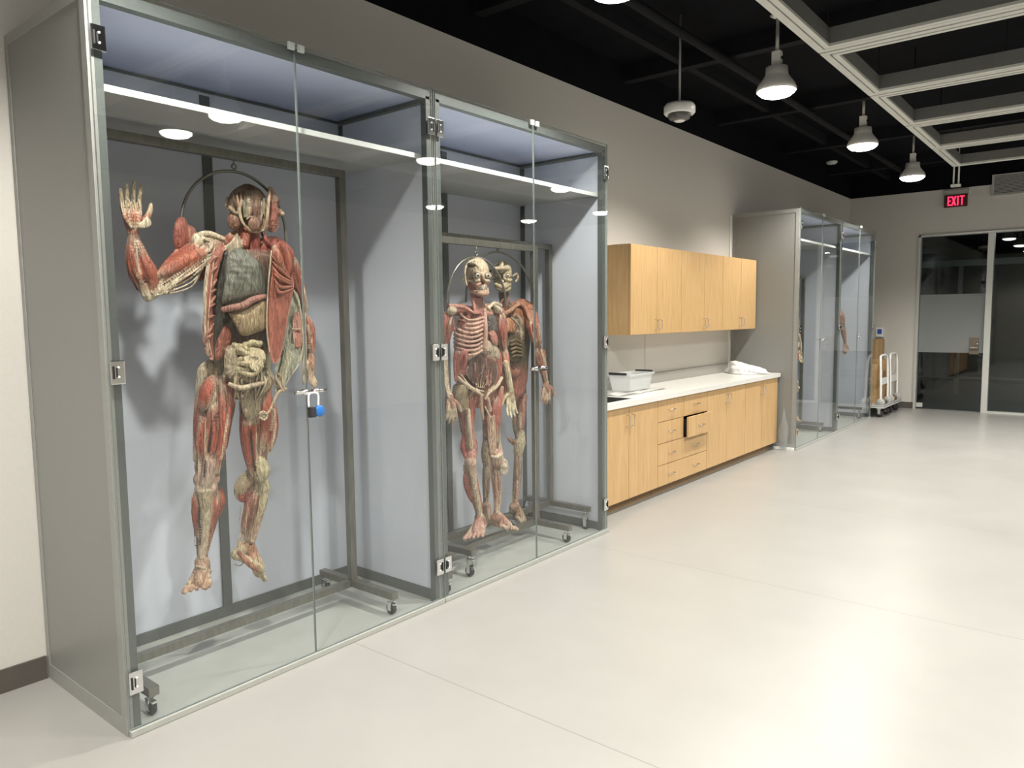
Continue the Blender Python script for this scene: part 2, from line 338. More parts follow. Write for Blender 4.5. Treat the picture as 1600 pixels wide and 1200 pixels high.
# dome device
t = thing('dome_camera', 'round white dome camera hanging on a thin rod below the black ceiling', 'camera', (.95, 5.56, 3.2))
c = (.95, 5.56, 3.2)
lathe('housing', [(.03, .075), (.11, .07), (.122, .05), (.122, .005), (.112, -.008), (.085, -.004)], c, M_plasticw, t, seg=32)
lathe('dome_ring', [(.084, -.005), (.092, -.020), (.075, -.045), (.045, -.056)], c, mat('dark_tinted_dome', (.10, .10, .10), .15, noise=.1), t, seg=32)
lathe('lens_cap', [(.044, -.0565), (.036, -.062), (.01, -.063)], c, M_plasticw, t, seg=24)
lathe('rod', [(.009, .0755), (.009, DECK-3.2-.001)], c, mat('thin_grey_rod', (.3, .3, .3), .5, noise=.05), t, seg=8)
bx('side_connector', .82, .86, 5.54, 5.58, 3.274, 3.31, M_duct, t, .004)
tag(lathe('smoke_detector', [(.085, -.001), (.085, -.02), (.06, -.045), (.02, -.05)], (.15, 12.3, DECK), M_plasticw), 'small round white smoke detector on the black ceiling near the far corner', 'smoke detector')
# exit sign
t = thing('exit_sign', 'lit red EXIT sign high on the far wall', 'exit sign', (1.6, YF, 3.37))
bx('sign_housing', 1.43, 1.765, YF-.045, YF-.001, 3.475, 3.555, M_vent, t, .003)
bx('sign_face', 1.435, 1.76, YF-.06, YF-.046, 3.28, 3.474, M_redd, t, .003)
bm = bmesh.new(); yl = YF-.068
def stroke(x0, x1, z0, z1): box(bm, x0, x1, yl, yl+.0075, z0, z1)
lx = 1.485; LH0, LH1 = 3.305, 3.45; s_ = .018
for (a, b, c0, c1) in ((0, s_, LH0, LH1), (s_, .05, LH0, LH0+s_), (s_, .05, LH1-s_, LH1), (s_, .045, 3.369, 3.369+s_)): stroke(lx+a, lx+b, c0, c1)
for sgn in (1, -1):
    vs = [Vector((lx+.062+(0 if sgn > 0 else .05), yl, LH0)), Vector((lx+.062+(.05 if sgn > 0 else 0), yl, LH1))]
    dx = .011; q = [(vs[0].x-dx, LH0), (vs[0].x+dx, LH0), (vs[1].x+dx, LH1), (vs[1].x-dx, LH1)]
    vf = [bm.verts.new((a, yl+.0002*sgn, b)) for a, b in q]; vb = [bm.verts.new((a, yl+.0074, b)) for a, b in q]
    bm.faces.new(vf); bm.faces.new(vb[::-1])
    for k in range(4): bm.faces.new((vf[k], vb[k], vb[(k+1) % 4], vf[(k+1) % 4]))
stroke(lx+.135, lx+.135+s_, LH0, LH1); stroke(lx+.168, lx+.235, LH1-s_, LH1); stroke(lx+.192, lx+.192+s_, LH0, LH1-s_)
bmesh.ops.recalc_face_normals(bm, faces=bm.faces)
mesh_obj('exit_letters', bm, M_red, t)
# vent grille
t = thing('vent_grille', 'grey louvred ventilation grille at the top of the far wall, right of the exit sign', 'vent', (2.6, YF, 3.5))
bm = bmesh.new(); box(bm, 2.08, 3.6, YF-.06, YF-.001, 3.40, 3.42); box(bm, 2.08, 3.6, YF-.06, YF-.001, 3.70, 3.72); box(bm, 2.08, 2.11, YF-.06, YF-.001, 3.42, 3.70); box(bm, 3.57, 3.6, YF-.06, YF-.001, 3.42, 3.70)
mesh_obj('frame', bm, M_vent, t)
bm = bmesh.new()
for k in range(13): box(bm, 2.11, 3.57, YF-.05, YF-.03, 3.424+k*.0212, 3.436+k*.0212)
mesh_obj('louvres', bm, M_vent, t); bx('backing', 2.11, 3.57, YF-.02, YF-.002, 3.42, 3.70, M_duct, t)
# ================================================================ DISPLAY CASES
def hinge(z, y, side, par, single):
    t_ = bmesh.new(); x = D+.012
    y0, y1 = (y, y+.052) if side > 0 else (y-.052, y)
    box(t_, x, x+.008, y0, y1, z-.045, z+.045, 0, .003)
    o = mesh_obj('hinge', t_, M_chrome, par)
    t_ = bmesh.new(); yc = y+.010*side
    box(t_, x+.0082, x+.012, yc-.003, yc+.003, z-.024, z+.024); box(t_, x+.0082, x+.011, yc+.012*side-.002, yc+.012*side+.002, z-.018, z+.018)
    mesh_obj('hinge_slot', t_, M_dk, par)
    for dz in (-.018, .018): lathe('hinge_screw', [(.0045, .0), (.0045, .003)], (x+.0081, y+.022*side+.006*side, z+dz), M_white, par, axis='x', seg=8)
def make_case(y0, y1, label, kd, bright=False):
    t = thing('glass_display_case', label, 'display case', (D/2, (y0+y1)/2, 0), 'tall grey cases with glass doors')
    T = .022; ym = (y0+y1)/2; xb = .004
    for s, (ya_, yb_) in enumerate(((y0+.001, y0+T), (y1-T, y1-.001))):
        bx('side_panel', xb, D-.002, ya_, yb_, .0, H, [M_grey], t)
        yi = (yb_+.001, yb_+.006) if s == 0 else (ya_-.006, ya_-.001)
        bx('side_lining', .075, D-.045, yi[0], yi[1], .072, H-.062, M_panel, t)
        bx('front_post', D-.043, D-.003, yi[0], yi[0]+.028 if s == 0 else yi[1], .0, H-.03, M_greyd, t) if s == 0 else bx('front_post', D-.043, D-.003, yi[1]-.028, yi[1], .0, H-.03, M_greyd, t)
        bx('corner_strip', .034, .074, yi[0], yi[1], .0, H-.062, M_greyd, t)
    # raised edging on the outer faces
    for ys_ in (y0-.003,) if kd != 'right' else ():
        bm = bmesh.new(); box(bm, xb, D-.002, ys_, ys_+.0035, H-.045, H); box(bm, xb, D-.002, ys_, ys_+.0035, .0, .07)
        box(bm, xb, .035, ys_, ys_+.0035, .07, H-.045); box(bm, D-.045, D-.002, ys_, ys_+.0035, .07, H-.045)
        if kd == 'left': mesh_obj('side_edging', bm, mat('grey_edging', (.30, .305, .29), .4, noise=.06), t)
        else: bm.free()
    bx('back_panel', xb, .026, y0+T, y1-T, 0, H-.03, M_panel, t)
    bx('joint_strip', .027, .034, ym-.026, ym+.026, .07, H-.062, M_greyd, t)
    bx('top_panel', xb, D-.05, y0+T, y1-T, H-.022, H, M_grey, t)
    bx('ceiling_lining', .027, D-.05, y0+T+.008, y1-T-.008, H-.03, H-.023, mat('violet_grey_lining', (.60, .63, .80), .4, noise=.04, nscale=150), t)
    bx('top_rail', D-.048, D-.003, y0+T, y1-T, H-.045, H, M_greyd, t)
    bm = bmesh.new(); zc = H-.046; box(bm, .027, .035, y0+T, y1-T, zc, zc+.013); box(bm, .036, D-.05, y0+T+.0075, y0+T+.015, zc, zc+.013); box(bm, .036, D-.05, y1-T-.015, y1-T-.0075, zc, zc+.013)
    mesh_obj('ceiling_bead', bm, M_greyd, t)
    bx('floor_panel', .027, D-.004, y0+T, y1-T, .001, .012, M_cfloor, t)
    bm = bmesh.new(); box(bm, .027, .036, y0+T+.007, y1-T-.007, .013, .071); box(bm, .037, D-.048, y0+T+.0065, y0+T+.013, .013, .071); box(bm, .037, D-.048, y1-T-.013, y1-T-.0065, .013, .071)
    mesh_obj('inner_skirting', bm, M_greyd, t)
    bx('bottom_sill', D-.003, D+.022, y0+.002, y1-.002, .001, .026, M_toe, t, .003)
    bx('shelf', .04, D-.06, y0+T+.008, y1-T-.008, 2.478, 2.489, mat('shaded_shelf_underside', (.44, .44, .43), .4, noise=.05), t)  # underside of the white shelf, its shade put into the grey
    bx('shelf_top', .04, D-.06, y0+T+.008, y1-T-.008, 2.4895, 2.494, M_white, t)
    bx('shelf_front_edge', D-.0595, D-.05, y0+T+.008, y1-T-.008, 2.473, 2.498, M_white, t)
    # doors
    for s in (0, 1):
        a, b = (y0+.006, ym-.0025) if s == 0 else (ym+.0025, y1-.006)
        x0_ = D+.001; gb = .03; gt = H+.012
        bm = bmesh.new()
        vs = [bm.verts.new(p) for p in ((x0_, a, gb), (x0_+.010, a, gb), (x0_+.010, b, gb), (x0_, b, gb), (x0_, a, gt), (x0_+.010, a, gt), (x0_+.010, b, gt), (x0_, b, gt))]
        for q, mi in (((1, 2, 6, 5), 0), ((0, 4, 7, 3), 0), ((0, 1, 5, 4), 1), ((2, 3, 7, 6), 1), ((4, 5, 6, 7), 1), ((0, 3, 2, 1), 1)):
            f = bm.faces.new([vs[k] for k in q]); f.material_index = mi
        bmesh.ops.recalc_face_normals(bm, faces=bm.faces)
        g = mesh_obj('glass_door', bm, [G_door, G_edge], t)
        for z in (.217, 1.427, 2.637): hinge(z, (y0+.006 if s == 0 else y1-.006), 1 if s == 0 else -1, g, False)
        hy = ym+(.085 if s else -.085)
        bm = bmesh.new(); lathe_into(bm, [(.011, .012), (.011, .03), (.014, .032), (.014, .05)], (D, hy*.35+ym*.65, 1.285), 'x', 12)
        tube_into(bm, [(D+.041, ym+(.012 if s else -.012), 1.285), (D+.041, hy, 1.285)], .0095, 10)
        mesh_obj('door_handle', bm, M_chrome, g, True)
        cy = ym+(.025 if s else -.025)
        bx('door_stop', D+.0115, D+.026, cy-.016, cy+.016, H-.018, H+.014, mat('clear_plastic_clip', (.50, .55, .53), .2, noise=.05), g, .004)
    return t
C = [1.208, 2.956, 4.712]; C2 = [8.903, 10.575, 12.312]
case1 = make_case(C[0], C[1], 'largest glass display case at the left, holding the single waving anatomical body', 'left')
case2 = make_case(C[1]+.001, C[2], 'second glass display case from the left, holding two anatomical bodies side by side', 'right')
case3 = make_case(C2[0], C2[1], 'farther glass display case just beyond the wooden counter, with grey side facing the camera', 'left')
case4 = make_case(C2[1]+.001, C2[2], 'farthest glass display case, next to the white platform carts', 'right')
# padlock hanging from the handles of the first case
t = thing('padlock', 'small black and blue padlock hanging on the door handles of the largest glass case', 'padlock', (D+.05, 2.085, 1.22))
c = Vector((D+.052, 2.085, 1.25))
tube('shackle', [c+Vector((0, -.026, -.035)), c+Vector((0, -.026, .012)), c+Vector((0, -.016, .028)), c+Vector((0, .012, .028)), c+Vector((0, .028, .014)), c+Vector((0, .026, -.035))], .0045, M_white, t, 8, 4)
bm = bmesh.new(); box(bm, c.x-.013, c.x+.013, c.y-.024, c.y+.006, c.z-.085, c.z-.036, 0, .006); mesh_obj('lock_body', bm, M_black_r, t)
lathe('blue_dial', [(.022, -.012), (.026, -.009), (.026, .009), (.022, .012)], (c.x, c.y+.030, c.z-.058), mat('blue_plastic', (.03, .18, .55), .3, noise=.1), t, axis='x', seg=20)
bm = bmesh.new(); box(bm, D+.0515, D+.055, 3.842, 3.900, 1.268, 1.279)
tag(mesh_obj('handle_strap', bm, M_black_r), 'short black strap on the door handles of the second glass case', 'strap')
# ================================================================ STEEL RACKS
def make_rack(x, y0, y1, ztop, label, xa=.12, xf=.76, zb=.12, dark=False):
    t = thing('steel_rack', label, 'rack', (x, (y0+y1)/2, .012), 'steel hanging racks on castors')
    q = .020
    bx('top_bar', x-q, x+q, y0-q, y1+q, ztop-2*q, ztop, M_steel, t, .003)
    for y in (y0, y1): bx('post', x-q, x+q, y-q, y+q, zb+q, ztop-2*q-.0005, M_steel, t, .003)
    bx('bottom_bar', x-q, x+q, y0+.0225, y1-.0225, zb-q+.001, zb+q-.002, M_steel, t, .003)
    for y in (y0, y1):
        f = bx('foot_bar', xa, xf, y-.022, y+.022, zb-q, zb+q-.0005, M_steel, t, .004)
        for fx in (xa+.03, xf-.035):
            cs = bmesh.new(); lathe_into(cs, [(.012, zb-q-.0005), (.012, zb-q-.018)], (fx, y, 0), 'z', 10)
            box(cs, fx-.012, fx+.014, y-.018, y-.013, .035, zb-q-.018); box(cs, fx-.012, fx+.014, y+.013, y+.018, .035, zb-q-.018); box(cs, fx-.014, fx+.016, y-.018, y+.018, zb-q-.022, zb-q-.016)
            box(cs, fx+.016, fx+.034, y-.010, y+.010, zb-q-.032, zb-q-.024)
            ca = mesh_obj('castor', cs, M_chrome, t)
            lathe('wheel', [(.028, -.012), (.032, -.008), (.032, .008), (.028, .012)], (fx, y, .0455), M_black_r, ca, axis='y', seg=20)
    return t
rack1 = make_rack(.40, 1.335, 2.64, 2.42, 'steel rack on castors carrying the waving body in the largest case')
rack2 = make_rack(.47, 3.05, 4.28, 2.115, 'shorter nearer steel rack of the two in the second case', .20, .775)
rack3 = make_rack(.335, 3.34, 4.64, 2.16, 'taller rear steel rack of the two in the second case', .08, .70, .168)
# ================================================================ FLESH BUILDER
RED = (.36, .095, .06); RED2 = (.27, .06, .045); PINK = (.46, .20, .15); CREAM = (.55, .42, .30); BONE = (.60, .48, .345); DRK = (.05, .035, .028)
GREY = (.17, .165, .135); TAN = (.46, .33, .20); YEL = (.50, .43, .25); BRN = (.20, .11, .075); OLIVE = (.26, .23, .15)
def jit(c, a=.12): k = 1+random.uniform(-a, a); return tuple(min(1, q*k) for q in c)
def mixc(a, b, t): return tuple(p*(1-t)+q*t for p, q in zip(a, b))
class Flesh:
    def __init__(s): s.v = []; s.f = []; s.c = []
    def add_grid(s, rings, cols, close=True):
        base = len(s.v); n = len(rings[0])
        for r, cl in zip(rings, cols):
            for p in r: s.v.append(tuple(p)); s.c.append(cl)
        for i in range(len(rings)-1):
            for k in range(n):
                a = base+i*n+k; b = base+i*n+(k+1) % n; s.f.append((a, b, b+n, a+n))
        s.f.append(tuple(base+k for k in range(n))[::-1]); s.f.append(tuple(base+(len(rings)-1)*n+k for k in range(n)))
    def tube(s, pts, rad, col, seg=8, flat=1.0, fdir=None, step=.012):
        pts = [Vector(p) for p in pts]; L = sum((b-a).length for a, b in zip(pts, pts[1:])); n = max(2, int(L/step/(len(pts)-1))+1)
        if len(pts) == 2: path = [pts[0].lerp(pts[1], k/n) for k in range(n+1)]; ts = [k/n for k in range(n+1)]
        else: path, ts = smooth_path(pts, n)
        def val(a, t):
            if isinstance(a, (int, float)): return a
            i = min(int(t), len(a)-2); return a[i]+(a[i+1]-a[i])*(t-i)
        def colv(t):
            if isinstance(col[0], (int, float)): return col
            u = t/(len(pts)-1)*(len(col)-1); i = min(int(u), len(col)-2); return mixc(col[i], col[i+1], u-i)
        rad_ = rad if isinstance(rad, (int, float)) or len(rad) == len(pts) else None
        rings = []; cols = []; up = Vector(fdir) if fdir else None
        N = len(path)
        for i, p in enumerate(path):
            d = path[min(i+1, N-1)]-path[max(i-1, 0)]; d = d.normalized() if d.length > 1e-9 else Vector((0, 0, 1))
            if up is None: up = d.cross(Vector((.31, .9, .13))); up = up if up.length > .1 else d.cross(Vector((1, 0, 0)))
            up = (up-d*up.dot(d)).normalized(); sd = d.cross(up)
            if rad_ is None:
                u = i/(N-1)*(len(rad)-1); j = min(int(u), len(rad)-2); r = rad[j]+(rad[j+1]-rad[j])*(u-j)
            else: r = val(rad, ts[i])
            rings.append([p+(up*math.cos(a)*flat+sd*math.sin(a))*r for a in [2*PI*k/seg for k in range(seg)]]); cols.append(colv(ts[i]))
        # rounded caps
        for e in (0, -1):
            c0 = path[e]; rg = [c0+(q-c0)*.5+(path[e]-path[1 if e == 0 else -2]).normalized()*(q-c0).length*.5 for q in rings[e]]
            if e == 0: rings.insert(0, rg); cols.insert(0, cols[0])
            else: rings.append(rg); cols.append(cols[-1])
        s.add_grid(rings, cols)
    def belly(s, pts, r, cm, ce, seg=8, ef=.22, flat=1., fdir=None):   # a muscle: thin pale ends, thick red middle
        prof = [.35, .75, .97, 1.05, 1.0, .8, .4]; s.tube(pts, [r*k for k in prof], [ce, mixc(ce, cm, .65), cm, cm, cm, mixc(ce, cm, .65), ce], seg, flat, fdir)
    def ell(s, c, ax, col, rot=None, seg=16, nr=10, noise=0.):
        c = Vector(c); R = rot or Matrix.Identity(3); rings = []
        for i in range(nr+1):
            t = PI*(.04+.92*i/nr); rings.append([c+R @ Vector((ax[0]*math.sin(t)*math.cos(a), ax[1]*math.sin(t)*math.sin(a), ax[2]*math.cos(t)))*(1+random.uniform(-noise, noise)) for a in [2*PI*k/seg for k in range(seg)]])
        s.add_grid(rings, [col]*(nr+1))
    def loft(s, secs, L, F, seg=28):    # secs: centre, half width along L, half depth along F, colour
        rings = []; cols = []; L = Vector(L); F = Vector(F)
        for i in range(len(secs)-1):
            n = 5
            for k in range(n+(i == len(secs)-2)):
                t = k/n; a, b = secs[i], secs[i+1]; tt = t*t*(3-2*t)
                c = Vector(a[0]).lerp(Vector(b[0]), t); wd = a[1]+(b[1]-a[1])*tt; dp = a[2]+(b[2]-a[2])*tt
                rings.append([c+L*wd*math.cos(q)+F*dp*math.sin(q) for q in [2*PI*j/seg for j in range(seg)]]); cols.append(mixc(a[3], b[3], t))
        s.add_grid(rings, cols)
    def pillow(s, poly, T, nrm, col, col2=None, wr=0., power=.5, nring=9, per=56, lift=None, warp=None):
        pts, _ = smooth_path([Vector(p) for p in poly]+[Vector(poly[0])], 8); pts = pts[:-1]
        idx = [int(i*len(pts)/per) for i in range(per)]; pts = [pts[i] for i in idx]; c = sum(pts, Vector())/len(pts); nrm = Vector(nrm).normalized()
        fr = []; ss = [1-i/nring for i in range(nring)]; ss[-1] = .06
        ph = random.uniform(0, 9)
        def surf(sg):
            out = []
            for sc in ss:
                h_ = T*(1-sc*sc)**power; ring = []
                for p in pts:
                    q = c+(p-c)*sc; b = wr*(math.sin(q.z*95+q.y*60+ph)+.7*math.sin(q.y*140-q.z*50+ph*2)+.5*math.sin(q.z*230+ph))*(1-sc*sc)
                    ring.append(q+nrm*(sg*h_+b*sg)+(lift(q) if lift else Vector()))
                out.append(ring)
            return out
        a = surf(1); b = surf(-1)
        rings = a[::-1]+b[1:] if False else a[::-1]+b
        cols = [jit(col, .05) if (not col2) else mixc(col, col2, (abs(i-len(a))/len(a))) for i in range(len(rings))]
        s.add_grid(rings, cols)
    def limb(s, axis, R, nb=7, cm=RED, ce=CREAM, core=BRN, k=.46, coref=.80, flat=1., cover=None, twist=.35, seed=0):
        rnd = random.Random(seed); pts, ts = smooth_path(axis, 6)
        rr = [R[min(int(t), len(R)-2)]+(R[min(int(t), len(R)-2)+1]-R[min(int(t), len(R)-2)])*(t-min(int(t), len(R)-2)) for t in ts]
        s.tube(axis, [r*coref for r in R], core if cover is None else cover, 14)
        d0 = (pts[-1]-pts[0]).normalized(); u = d0.cross(Vector((0, 1, 0))); u = u if u.length > .2 else d0.cross(Vector((1, 0, 0))); u.normalize(); v = d0.cross(u)
        n = len(pts)
        for b in range(nb):
            a0 = 2*PI*b/nb+rnd.uniform(-.2, .2); tw = rnd.uniform(-twist, twist); i0 = rnd.randint(0, max(0, n//7)); i1 = n-1-rnd.randint(0, max(0, n//6))
            path = []
            for i in range(i0, i1+1, 3):
                a = a0+tw*(i-i0)/max(1, i1-i0); path.append(pts[i]+(u*math.cos(a)+v*math.sin(a))*rr[i]*.66)
            if len(path) < 3: continue
            rad = [rr[min(n-1, i0+int(q*(i1-i0)))]*k*w_ for q, w_ in zip([j/6 for j in range(7)], (.35, .8, 1.02, 1.1, 1.0, .75, .4))]
            cmj = jit(cm, .22); s.tube(path, rad, [ce, mixc(ce, cmj, .8), cmj, cmj, cmj, mixc(ce, cmj, .6), ce], 8)
        s._fibres(pts, rr, u, v, rnd, 14, (BONE, CREAM, PINK, RED2, BRN))
    def _fibres(s, pts, rr, u, v, rnd, n, cols, rf=.97, r=.0032):
        N_ = len(pts)
        for _ in range(n):
            i0 = rnd.randint(0, N_//2); i1 = min(N_-1, i0+rnd.randint(max(3, N_//4), max(4, N_//2))); a0 = rnd.uniform(0, 2*PI); tw = rnd.uniform(-.5, .5)
            path = [pts[i]+(u*math.cos(a0+tw*(i-i0)/N_)+v*math.sin(a0+tw*(i-i0)/N_))*rr[i]*rf for i in range(i0, i1+1, 2)]
            if len(path) > 2: s.tube(path, [r*.6, r, r*.6], jit(rnd.choice(cols), .15), 6)
    def hand(s, wrist, d, side, nrm, size=.19, curl=.25, col=CREAM, col2=PINK, spread=.16, thumb=1.0):
        wrist = Vector(wrist); d = Vector(d).normalized(); side = Vector(side); side = (side-d*side.dot(d)).normalized(); nrm = d.cross(side)
        if nrm.dot(Vector((1, 0, 0))) < 0: pass
        pl = size*.50
        s.tube([wrist-d*.02, wrist+d*.02], .024, col2, 10)
        for i, (off, fl) in enumerate(((.034, .43), (.012, .48), (-.010, .45), (-.031, .36))):
            k0 = wrist+side*off*.55+d*.01; k1 = wrist+d*pl*(1-.04*abs(i-1))+side*off*(size/.19)
            s.tube([k0, k0.lerp(k1, .5)+nrm*.002, k1], [.012, .0115, .0125], [col2, mixc(col, col2, .5), col], 8)
            dd = (d+side*(off*spread/.03)).normalized(); L_ = size*fl
            a1 = dd*math.cos(curl*.5)-nrm*math.sin(curl*.5); a2 = dd*math.cos(curl*1.3)-nrm*math.sin(curl*1.3); a3 = dd*math.cos(curl*2)-nrm*math.sin(curl*2)
            p1 = k1+a1*L_*.46; p2 = p1+a2*L_*.32; p3 = p2+a3*L_*.22
            s.tube([k1, k1.lerp(p1, .5), p1, p2, p3], [.0112, .0088, .0096, .0085, .0062], [col, col, jit(col), col, col], 8)
            s.tube([k0+nrm*.008, k1+nrm*.011, p1+nrm*.006], [.003, .003, .002], BONE, 6)
        s.ell(wrist+d*pl*.5, (.030, .014, .030), col2)
        t0 = wrist+side*.022+d*.018; t1 = t0+(d*.55+side*.8).normalized()*size*.22*thumb; t2 = t1+(d*.85+side*.5).normalized()*size*.19*thumb; t3 = t2+(d+side*.25).normalized()*size*.14*thumb
        s.tube([t0, t1, t2, t3], [.018, .0145, .0115, .008], [col2, col2, col, col], 8)
    def foot(s, ankle, heel, toe, side, col=CREAM, col2=PINK, wid=.045, big=1):
        ankle = Vector(ankle); heel = Vector(heel); toe = Vector(toe); side = Vector(side).normalized(); d = (toe-heel); L_ = d.length; d.normalize()
        side = (side-d*side.dot(d)).normalized(); n = side.cross(d); n = n if n.dot(ankle-heel) > 0 else -n
        s.tube([ankle, ankle.lerp(heel, .5)+n*.0, heel+d*.02], [.034, .032, .027], [col2, col, col], 12)
        s.ell(heel+d*.012, (.030, .030, .030), col)
        inst = ankle.lerp(heel+d*L_*.45, .55)+n*.018
        ball = heel+d*L_*.70
        s.tube([ankle+n*.005, inst, ball+n*.012], [.032, .031, .022], [col2, col2, col], 12)
        for i in range(5):
            o = (-1+.5*i)*big; p0 = inst+side*o*wid*.45-n*.004; p1 = ball+side*o*wid*.92-d*(.012*i); ln = L_*(.27-.022*i)+.0
            p2 = p1+d*ln*.6+n*.004+side*o*.006; p3 = p1+d*ln+side*o*.008-n*.004
            s.tube([p0, p1, p2, p3], [.014, .0145 if i else .018, .0095 if i else .013, .009 if i else .0125], [col2, jit(col), col, jit(col)], 8)
            s.tube([p0+n*.012, p1+n*.012, p2+n*.007], .0025, BONE, 6)
        s.tube([heel-n*.006, heel+d*L_*.35-n*.002+side*.5*wid*big, ball+side*wid*.8*big-n*.004], [.024, .018, .014], col, 10)
    def build(s, name, parent, voxel=None, smooth=1, material=None):
        me = bpy.data.meshes.new(name); me.from_pydata(s.v, [], s.f); me.update()
        if voxel:
            tmp = bpy.data.objects.new('tmp', me); COL.objects.link(tmp)
            md = tmp.modifiers.new('r', 'REMESH'); md.mode = 'VOXEL'; md.voxel_size = voxel; md.use_smooth_shade = True
            if smooth: sm = tmp.modifiers.new('s', 'SMOOTH'); sm.iterations = smooth; sm.factor = .5
            dg = bpy.context.evaluated_depsgraph_get(); me2 = bpy.data.meshes.new_from_object(tmp.evaluated_get(dg))
            kd = kdtree.KDTree(len(s.v))
            for i, p in enumerate(s.v): kd.insert(p, i)
            kd.balance(); cols = np.empty((len(me2.vertices), 4), 'f'); cols[:, 3] = 1
            for i, vtx in enumerate(me2.vertices):
                q = kd.find_n(vtx.co, 2); a = s.c[q[0][1]]; b = s.c[q[1][1]]; cols[i, :3] = [(m_*2+n_)/3 for m_, n_ in zip(a, b)]
            bpy.data.objects.remove(tmp); me = me2; me.name = name
        else:
            bm = bmesh.new(); bm.from_mesh(me); bmesh.ops.recalc_face_normals(bm, faces=bm.faces); bm.to_mesh(me); bm.free()
            cols = np.ones((len(s.v), 4), 'f'); cols[:, :3] = s.c
        at = me.color_attributes.new('Col', 'FLOAT_COLOR', 'POINT'); at.data.foreach_set('color', cols.ravel())
        me.polygons.foreach_set('use_smooth', [True]*len(me.polygons))
        me.materials.clear(); me.materials.append(material or flesh)
        o = bpy.data.objects.new(name, me); COL.objects.link(o); o.parent = parent
        o.matrix_parent_inverse = Matrix.Translation(-Vector(WORLD[parent.name])); WORLD[o.name] = (0, 0, 0)
        return o
def frame_at(az):
    a = math.radians(az); return Vector((math.cos(a), math.sin(a), 0)), Vector((-math.sin(a), math.cos(a), 0))
TOCAM = Vector((.80, -.58, .06)).normalized()

def V(x, y, z): return Vector((x, y, z))
Z = V(0, 0, 1)
def hoop(label, x, apex, l, r, bar_z):
    t = thing('hanging_hoop', label, 'hanger', (x, apex.y, apex.z), 'steel hoops the bodies hang from')
    cz = apex.z; pts = []
    hl = apex.y-l.y; hr = r.y-apex.y; rad = max(.05, min(cz-l.z, hl*1.02)); rr = max(.05, min(cz-r.z, hr*1.02))
    pts.append(l)
    for k in range(13):
        a = PI-PI*k/12; R_, H_ = (hl, rad) if k <= 6 else (hr, rr)
        pts.append(V(x, apex.y+R_*math.cos(a), apex.z-H_+H_*math.sin(a)))
    pts.append(r)
    tube('hoop', pts, .0075, M_steel, t, 10, 3)
    bm = bmesh.new(); n = apex
    tube_into(bm, [n+V(0, 0, .008), n+V(0, .012, .022), n+V(0, 0, .036), n+V(0, -.012, .022), n+V(0, 0, .009)], .0045, 6, 4)
    tube_into(bm, [n+V(0, 0, .034), n+V(0, 0, max(.05, bar_z-n.z-.001))], .004, 6)
    mesh_obj('hook', bm, M_steel, t, True); return t
# ------------------------------------------------------------ BODY 1, waving
X = .40
def Q(px, py, dx=0.): return P(px, py, X+dx)
b1 = thing('anatomical_body', 'large preserved human body with raised waving hand, opened chest and face cut away sideways', 'anatomical specimen', (X, 2.03, .33), 'preserved human bodies')
f = Flesh(); Yv = V(0, 1, 0); Xv = V(1, 0, 0)
# trunk core
secs = [(Q(390, 392), .10, .075, BRN), (Q(385, 410), .165, .09, BRN), (Q(383, 450), .185, .105, DRK), (Q(381, 500), .175, .10, DRK), (Q(381, 545), .155, .09, BRN), (Q(378, 575), .155, .095, OLIVE), (Q(376, 603), .15, .085, CREAM), (Q(374, 622), .10, .06, RED2)]
f.loft(secs, Yv, Xv)
# shoulders and neck
f.tube([Q(400, 395, -.01), Q(428, 388, 0), Q(450, 402, 0)], [.06, .060, .045], RED, 12)
f.tube([Q(375, 388, -.02), Q(345, 385, 0), Q(318, 385, .02)], [.05, .052, .05], [BRN, RED, CREAM], 12)
f.tube([Q(388, 402), Q(386, 372, .0), Q(388, 350, .01)], [.058, .052, .058], [BRN, RED2, BRN], 14)
f.tube([Q(399, 358, .055), Q(400, 398, .05)], [.020, .021], [RED2, RED2], 8); f.tube([Q(409, 360, .04), Q(417, 378, .06), Q(428, 388, .06)], [.012, .011, .009], RED2)
f.tube([Q(386, 362, .05), Q(382, 385, .06)], [.022, .018], RED)
for k in range(7):
    a = Q(371+k*1.6, 366+k*3, .055); f.tube([a, Q(355-k*1.5, 384+k*3, .075), Q(325-k*2, 392+k*4.5, .07)], [.006, .0055, .005], jit(BONE, .12))
for k in range(6): f.belly([Q(376-k*3, 358+k, .0), Q(368-k*5, 378+k*2, .01), Q(352-k*7, 388+k*2, .01)], .014, RED, CREAM)
# ribs of the open rim
# head
RH = Matrix.Rotation(math.radians(-30), 3, 'Z')
f.ell(Q(384, 322), (.100, .078, .088), BRN, RH, 24, 16, .02)
f.ell(Q(388, 313, .03), (.07, .062, .078), (.13, .08, .055), RH, 20, 14, .03)
f.tube([Q(362, 306, .05), Q(372, 297, .05), Q(386, 292, .04), Q(402, 298, .05), Q(412, 308, .05)], [.012, .014, .014, .014, .012], (.16, .10, .07))
f.ell(Q(365, 318, .04), (.035, .03, .045), (.26, .15, .10)); f.ell(Q(366, 345, .03), (.035, .032, .045), (0.310, 0.156, 0.104))
f.ell(Q(398, 346, .06), (.035, .040, .040), BRN); f.ell(Q(397, 350, .075), (.025, .030, .028), (.24, .14, .10))
f.tube([Q(377, 314, .085), Q(374, 326, .09), Q(376, 340, .09), Q(382, 352, .088), Q(390, 360, .08)], [.006, .009, .008, .006, .005], (.50, .38, .26))
f.tube([Q(385, 343, .10), Q(392, 338, .102), Q(402, 342, .10), Q(406, 352, .095)], .004, (.38, .26, .18)); f.ell(Q(397, 350, .095), (.016, .030, .034), (.27, .14, .095))
